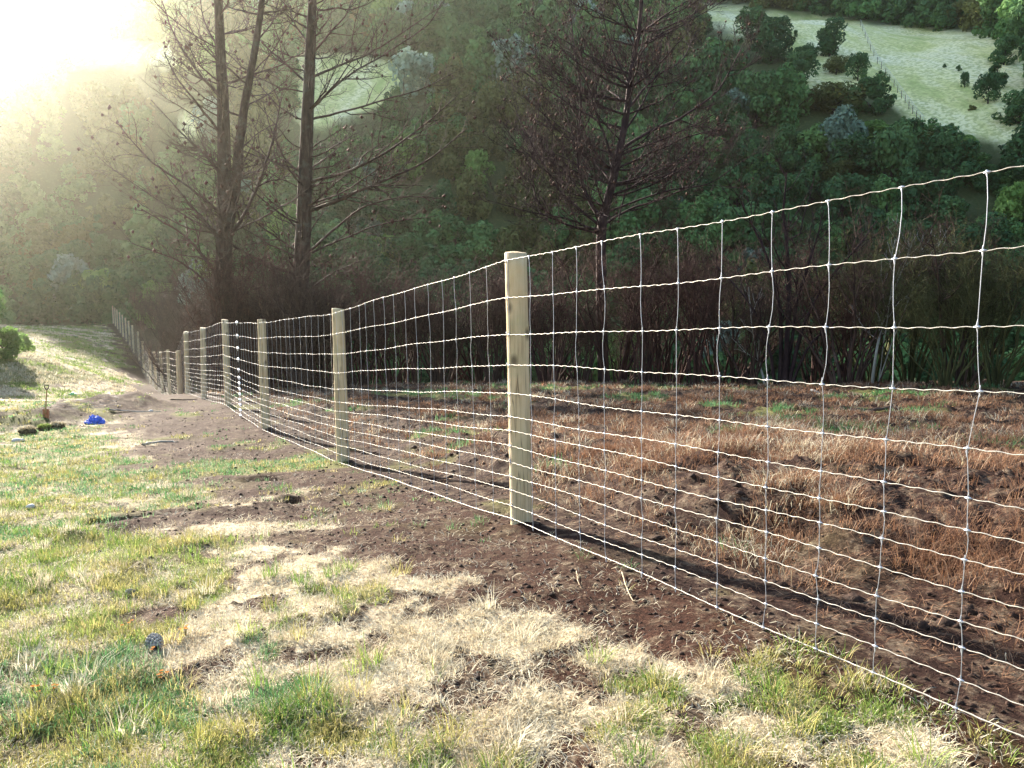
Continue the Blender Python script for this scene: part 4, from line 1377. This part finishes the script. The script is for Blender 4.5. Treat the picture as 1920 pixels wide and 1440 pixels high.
def flower_clump(px, py, size, n, seed, label):
    rs_ = np.random.RandomState(seed)
    p = ground_thing(px, py + 6)
    e = empty('orange_flower', tuple(p)); tag(e, label, 'flower', None)
    st_ = MB(); pt = MB()
    for _ in range(n):
        o_ = np.append(rs_.randn(2) * size * .5, 0); hgt = .03 + .025 * rs_.rand()
        st_.tube(np.array([o_ - [0, 0, .02], o_ + [0, 0, hgt * .6], o_ + [.004, 0, hgt]]), .0016, 4)
        c = o_ + np.array([.004, 0, hgt])
        for k in range(8):
            a = k * math.pi / 4 + rs_.rand() * .3; d_ = np.array([math.cos(a), math.sin(a), .3]); s_ = np.array([-math.sin(a), math.cos(a), 0])
            L = .010
            pt.faces([c, c + d_ * L * .6 - s_ * L * .3, c + d_ * L, c + d_ * L * .6 + s_ * L * .3], [[0, 1, 2, 3]])
    st_.build('stalks', M_olive_twig, e); pt.build('petals', M_orange, e, smooth_shade=False)


M_orange = leaf_mat('orange_petal', [(.3, (.45, .16, .02)), (.6, (.62, .26, .03)), (.8, (.75, .40, .06))], .25, 30)
for px, py, sz, n, lab in ((346, 1185, .035, 5, 'brightest orange flower head just above right of the pine cone'), (237, 1178, .025, 3, 'small orange flower head above left of the pine cone'),
                           (302, 1273, .035, 5, 'rusty orange flower head below the pine cone'), (66, 1305, .03, 4, 'orange flower head beside the bright green tuft at left'),
                           (98, 1300, .025, 3, 'smaller orange flower head right of its neighbour at lower left'), (286, 1228, .015, 2, 'tiny orange flower head in front of the pine cone')):
    flower_clump(px, py, sz, n, px, lab)


def stick(pts, r, mat, label, cat='stick', name='stick', lift=.012, kinks=.006):
    P = []
    for px, py in pts:
        p = ground_thing(px, py) if not P else None
        if p is None:
            p = at(px, py, P[0][1] + (0 if py == pts[0][1] else .4 * np.sign(pts[0][1] - py) * min(1, abs(pts[0][1] - py) / 15)))
            p[2] = gz(p[0], p[1]) if cat == 'stick' and lift < .1 else p[2] - lift
        P.append(p + np.array([0, 0, lift]))
    P = curve(P, 12); P += np.random.RandomState(int(pts[0][0])).randn(12, 3) * min(kinks, r * .5)
    mb = MB(); mb.tube(P, np.linspace(r, r * .55, 12), 6)
    o = mb.build(name, mat, None, origin=P[0]); o.location = tuple(P[0])
    return tag(o, label, cat)


M_rope = bark_mat('straw_stem', (.30, .22, .14), (.42, .33, .22), (.55, .46, .33), 20)
stick([(1165, 1078), (1185, 1095), (1207, 1104)], .0035, M_rope, 'thin pale bent stick on the bare soil in front of the mesh')
stick([(1080, 1075), (1086, 1084)], .003, M_rope, 'tiny pale twig standing on the soil below the nearest post')
stick([(590, 726), (612, 722), (640, 708)], .03, M_pale_wood, 'bare white stick lying left of the second post', lift=.05)
stick([(560, 660), (545, 635)], .03, M_pale_wood, 'short white stick leaning in the scrub behind the third post', lift=.5)
stick([(1520, 733), (1540, 742)], .03, M_pale_wood, 'short pale stick at the foot of the thicket')
stick([(1590, 774), (1640, 772), (1672, 771)], .035, M_pine_bark, 'grey fallen branch lying in the dead weeds', lift=.04)
stick([(205, 772), (245, 758), (300, 740)], .018, M_pale_wood, 'long pale pole lying across the soil left of the fence', lift=.03)
stick([(320, 752), (345, 744), (370, 737)], .02, M_pine_bark, 'dark branch lying on the mound by the far posts', lift=.03)
stick([(1700, 692), (1745, 683)], .02, M_pale_wood, 'thin grey stick in the scrub at right')
stick([(150, 800), (172, 810)], .015, M_rope, 'thin pale cane lying in the grass below the blue bag')
stick([(425, 1355), (442, 1362)], .005, M_rope, 'pale straw stalk lying on the bare patch at the bottom')
stick([(265, 835), (300, 824), (335, 825)], .02, M_pale_wood, 'pale flattened stick on the bare soil below the pole')

# pale stones
def stone(px, py, size, label):
    p = ground_thing(px, py); rs_ = np.random.RandomState(int(px) + int(py))
    d_ = rs_.randn(60, 3); d_ /= np.linalg.norm(d_, axis=1, keepdims=True)
    import bmesh
    bm = bmesh.new(); bmesh.ops.create_icosphere(bm, subdivisions=2, radius=1)
    off = rs_.rand(3) * 9
    for v in bm.verts:
        v.co *= .8 + .4 * float(vnoise(np.array([v.co.x * 1.5 + off[0]]), np.array([v.co.y * 1.5 + v.co.z + off[1]]))[0])
        v.co.z *= .6
        v.co *= size
    me = bpy.data.meshes.new('stone'); bm.to_mesh(me); bm.free(); me.materials.append(M_stone)
    for f in me.polygons: f.use_smooth = True
    o = bpy.data.objects.new('stone', me); COL.objects.link(o); o.location = (p[0], p[1], p[2] + size * .2); o.rotation_euler = (0, 0, rs_.rand() * 6)
    tag(o, label, 'stone')


M_stone = bark_mat('pale_stone', (.38, .37, .34), (.52, .5, .47), (.65, .63, .6), 8)
stone(31, 828, .07, 'larger pale stone in the green grass at left'); stone(41, 828, .05, 'smaller pale stone next to the larger one at left')
stone(57, 952, .04, 'white stone in the grass above the dark trench'); stone(283, 772, .05, 'small white stone on the bare soil near the far posts')
p = on_hill(1614, 50)

# spade: blade, shaft, D handle
def spade():
    Y_ = 16.2
    p = ground_thing(86, 784); e = empty('spade', tuple(p)); tag(e, 'orange-bladed spade standing upright in the dug mound', 'spade')
    q = p[1] / F
    m, nt, b = new_mat('rusty_steel'); n = noise_node(nt, 8, 4); r = ramp(nt, n.outputs['Fac'], [(.3, (.28, .09, .04)), (.7, (.48, .20, .10))]); nt.links.new(r.outputs[0], b.inputs['Base Color']); b.inputs['Roughness'].default_value = .6
    mw, nt, b = new_mat('ash_handle'); n = noise_node(nt, 14, 4); r = ramp(nt, n.outputs['Fac'], [(.3, (.30, .18, .07)), (.7, (.45, .28, .12))]); nt.links.new(r.outputs[0], b.inputs['Base Color'])
    md, nt, b = new_mat('black_grip'); n = noise_node(nt, 14, 4); r = ramp(nt, n.outputs['Fac'], [(.3, (.015, .015, .016)), (.7, (.035, .035, .035))]); nt.links.new(r.outputs[0], b.inputs['Base Color'])
    # blade grid, slightly dished
    nx, nz = 9, 9; V = []
    for j in range(nz):
        v = j / (nz - 1); hw = .085 * (1 - .25 * max(0, (.35 - v)) / .35)
        for i in range(nx):
            uu = i / (nx - 1) * 2 - 1
            V.append([uu * hw, .018 * uu * uu, -.06 + v * .30])
    V = np.array(V); i, j = np.meshgrid(np.arange(nx - 1), np.arange(nz - 1)); a = (j * nx + i).ravel()
    Q = np.stack([a, a + 1, a + nx + 1, a + nx], -1)
    V2 = np.concatenate([V, V + [0, .004, 0]])
    bd = MB(); bd.faces(V2, np.concatenate([Q[:, ::-1], Q + nx * nz])); bd.build('blade', m, e)
    sh = MB(); sh.tube(np.array([[0, -.006, .14], [0, -.004, .26], [.012, 0, .55], [.025, .01, .82]]), [.02, .019, .017, .017], 8); sh.build('shaft', mw, e)
    hd = MB(); c = np.array([.025, .01, .82])
    hd.tube(np.array([c + [-.0, 0, -.02], c + [-.05, 0, .05], c + [-.055, 0, .12], c + [.055, 0, .12], c + [.05, 0, .05], c + [0, 0, -.02]]), .015, 7); hd.build('handle', md, e)
    s_ = 62 / F * p[1] / .95
    e.scale = (s_, s_, s_); e.rotation_euler = (0, .05, .3)


spade()


def crumple(name, px, py, size, hs, c1, c2, seed, label, cat):
    import bmesh
    p = ground_thing(px, py)
    bm = bmesh.new(); bmesh.ops.create_icosphere(bm, subdivisions=4, radius=1)
    rs_ = np.random.RandomState(seed); off = rs_.rand(2) * 20
    for v in bm.verts:
        n1 = float(fbm(np.array([v.co.x * 1.6 + off[0] + v.co.z]), np.array([v.co.y * 1.6 + off[1]]), 3, seed)[0])
        n2 = abs(float(vnoise(np.array([v.co.x * 4 + v.co.y * 2 + off[0]]), np.array([v.co.z * 4 - v.co.y * 3 + off[1]]))[0]) - .5)
        v.co *= .45 + .95 * n1 - .9 * n2
        v.co.z = max(v.co.z, -.15) * hs
        v.co *= size
    me = bpy.data.meshes.new(name); bm.to_mesh(me); bm.free()
    m, nt, b = new_mat(name + '_plastic'); n = noise_node(nt, 9, 3); r = ramp(nt, n.outputs['Fac'], [(.35, c1), (.65, c2)]); nt.links.new(r.outputs[0], b.inputs['Base Color']); b.inputs['Roughness'].default_value = .3; b.inputs['Specular IOR Level'].default_value = .5
    me.materials.append(m)
    o = bpy.data.objects.new(name, me); COL.objects.link(o); o.location = tuple(p + np.array([0, 0, size * .12])); o.rotation_euler = (0, 0, .3)
    tag(o, label, cat)
    return o, p


crumple('plastic_bag', 178, 795, .2, .75, (.02, .07, .50), (.05, .16, .72), 4, 'crumpled bright blue plastic bag on the soil near the spade', 'bag')
crumple('plastic_bag', 137, 742, .15, .8, (.03, .40, .14), (.08, .58, .24), 9, 'small bright green plastic bag on the grass above the dug mound', 'bag')
# loose coil of wire by the mound
mb = MB(); p = ground_thing(150, 775); a = np.linspace(0, 5 * 2 * math.pi, 200); rs_ = np.random.RandomState(5)
rad = .55 + .14 * np.sin(a * .37) + .05 * np.sin(a * 1.3)
mb.tube(np.stack([rad * np.cos(a), rad * .8 * np.sin(a), .12 + .08 * np.sin(a * .71) + .05 * np.cos(a * .23)], -1), .0022, 4)
o = mb.build('wire_coil', M_coil); o.location = tuple(p + np.array([0, .2, .05])); tag(o, 'loose coil of grey fencing wire lying on the dug mound', 'wire coil')
M_sod = bark_mat('sod_soil', (.03, .02, .013), (.08, .06, .035), (.20, .17, .10), 25)
# grass sods beside the mound
for px, py, sz, lab in ((50, 812, .12, 'left-hand of three upturned sods below the spade'), (82, 806, .09, 'middle upturned sod, the smallest of three, below the spade'), (108, 803, .11, 'upturned sod nearest the blue bag')):
    p = ground_thing(px, py); rs_ = np.random.RandomState(px)
    import bmesh
    bm = bmesh.new(); bmesh.ops.create_icosphere(bm, subdivisions=3, radius=1)
    for v in bm.verts:
        v.co *= .7 + .55 * float(fbm(np.array([v.co.x * 2 + px]), np.array([v.co.y * 2 + v.co.z * 1.7]), 3, 3)[0]); v.co.z *= .62; v.co.x *= 1.15; v.co *= sz * (.75 + .6 * float(vnoise(np.array([v.co.x * 5 + px]), np.array([v.co.y * 5 + v.co.z * 4]))[0]))
    me = bpy.data.meshes.new('sod'); bm.to_mesh(me); bm.free(); me.materials.append(M_sod)
    e = bpy.data.objects.new('sod', me); COL.objects.link(e); e.location = tuple(p + np.array([0, 0, sz * .3])); tag(e, lab, 'sod')
    n = 60; th = rs_.rand(n) * 6.28; rr_ = np.sqrt(rs_.rand(n)) * sz
    t = blades('sod_grass', np.stack([np.cos(th) * rr_ * 1.1, np.sin(th) * rr_, sz * .55 * np.sqrt(np.maximum(0, 1 - (rr_ / sz / 1.1) ** 2))], -1), 9, np.full(n, .06), np.full(n, .010), 1.6, M_straw if px != 82 else M_grass, px, None, kind='stuff', cat=None)
    t.parent = e

# ------------------------------------------------------------------ haze
def haze():
    bpy.context.view_layer.update()
    zs = [(o.matrix_world @ Vector(c)).z for o in S.objects if o.type == 'MESH' for c in o.bound_box]
    X, y0, y1, z0, z1 = 305.0, -305.0, 305.0, min(zs) - 1.0, max(zs) + 2.0
    print('haze', z0, z1)
    V = [(-X, y0, z0), (X, y0, z0), (X, y1, z0), (-X, y1, z0), (-X, y0, z1), (X, y0, z1), (X, y1, z1), (-X, y1, z1)]
    Q = [[0, 3, 2, 1], [4, 5, 6, 7], [0, 1, 5, 4], [1, 2, 6, 5], [2, 3, 7, 6], [3, 0, 4, 7]]
    m = bpy.data.materials.new('haze_air'); m.use_nodes = True
    nt = m.node_tree; nt.nodes.clear()
    out = nt.nodes.new('ShaderNodeOutputMaterial'); v = nt.nodes.new('ShaderNodeVolumePrincipled')
    v.inputs['Color'].default_value = (1.0, .97, .78, 1); v.inputs['Density'].default_value = HAZE_DENSITY; v.inputs['Anisotropy'].default_value = .89
    nt.links.new(v.outputs[0], out.inputs['Volume'])
    m.cycles.homogeneous_volume = True if hasattr(m, 'cycles') and hasattr(m.cycles, 'homogeneous_volume') else False
    o = npmesh('haze', V, [Q], m)
    tag(o, 'thin sunlit haze over the valley', None, None, 'stuff')


haze()
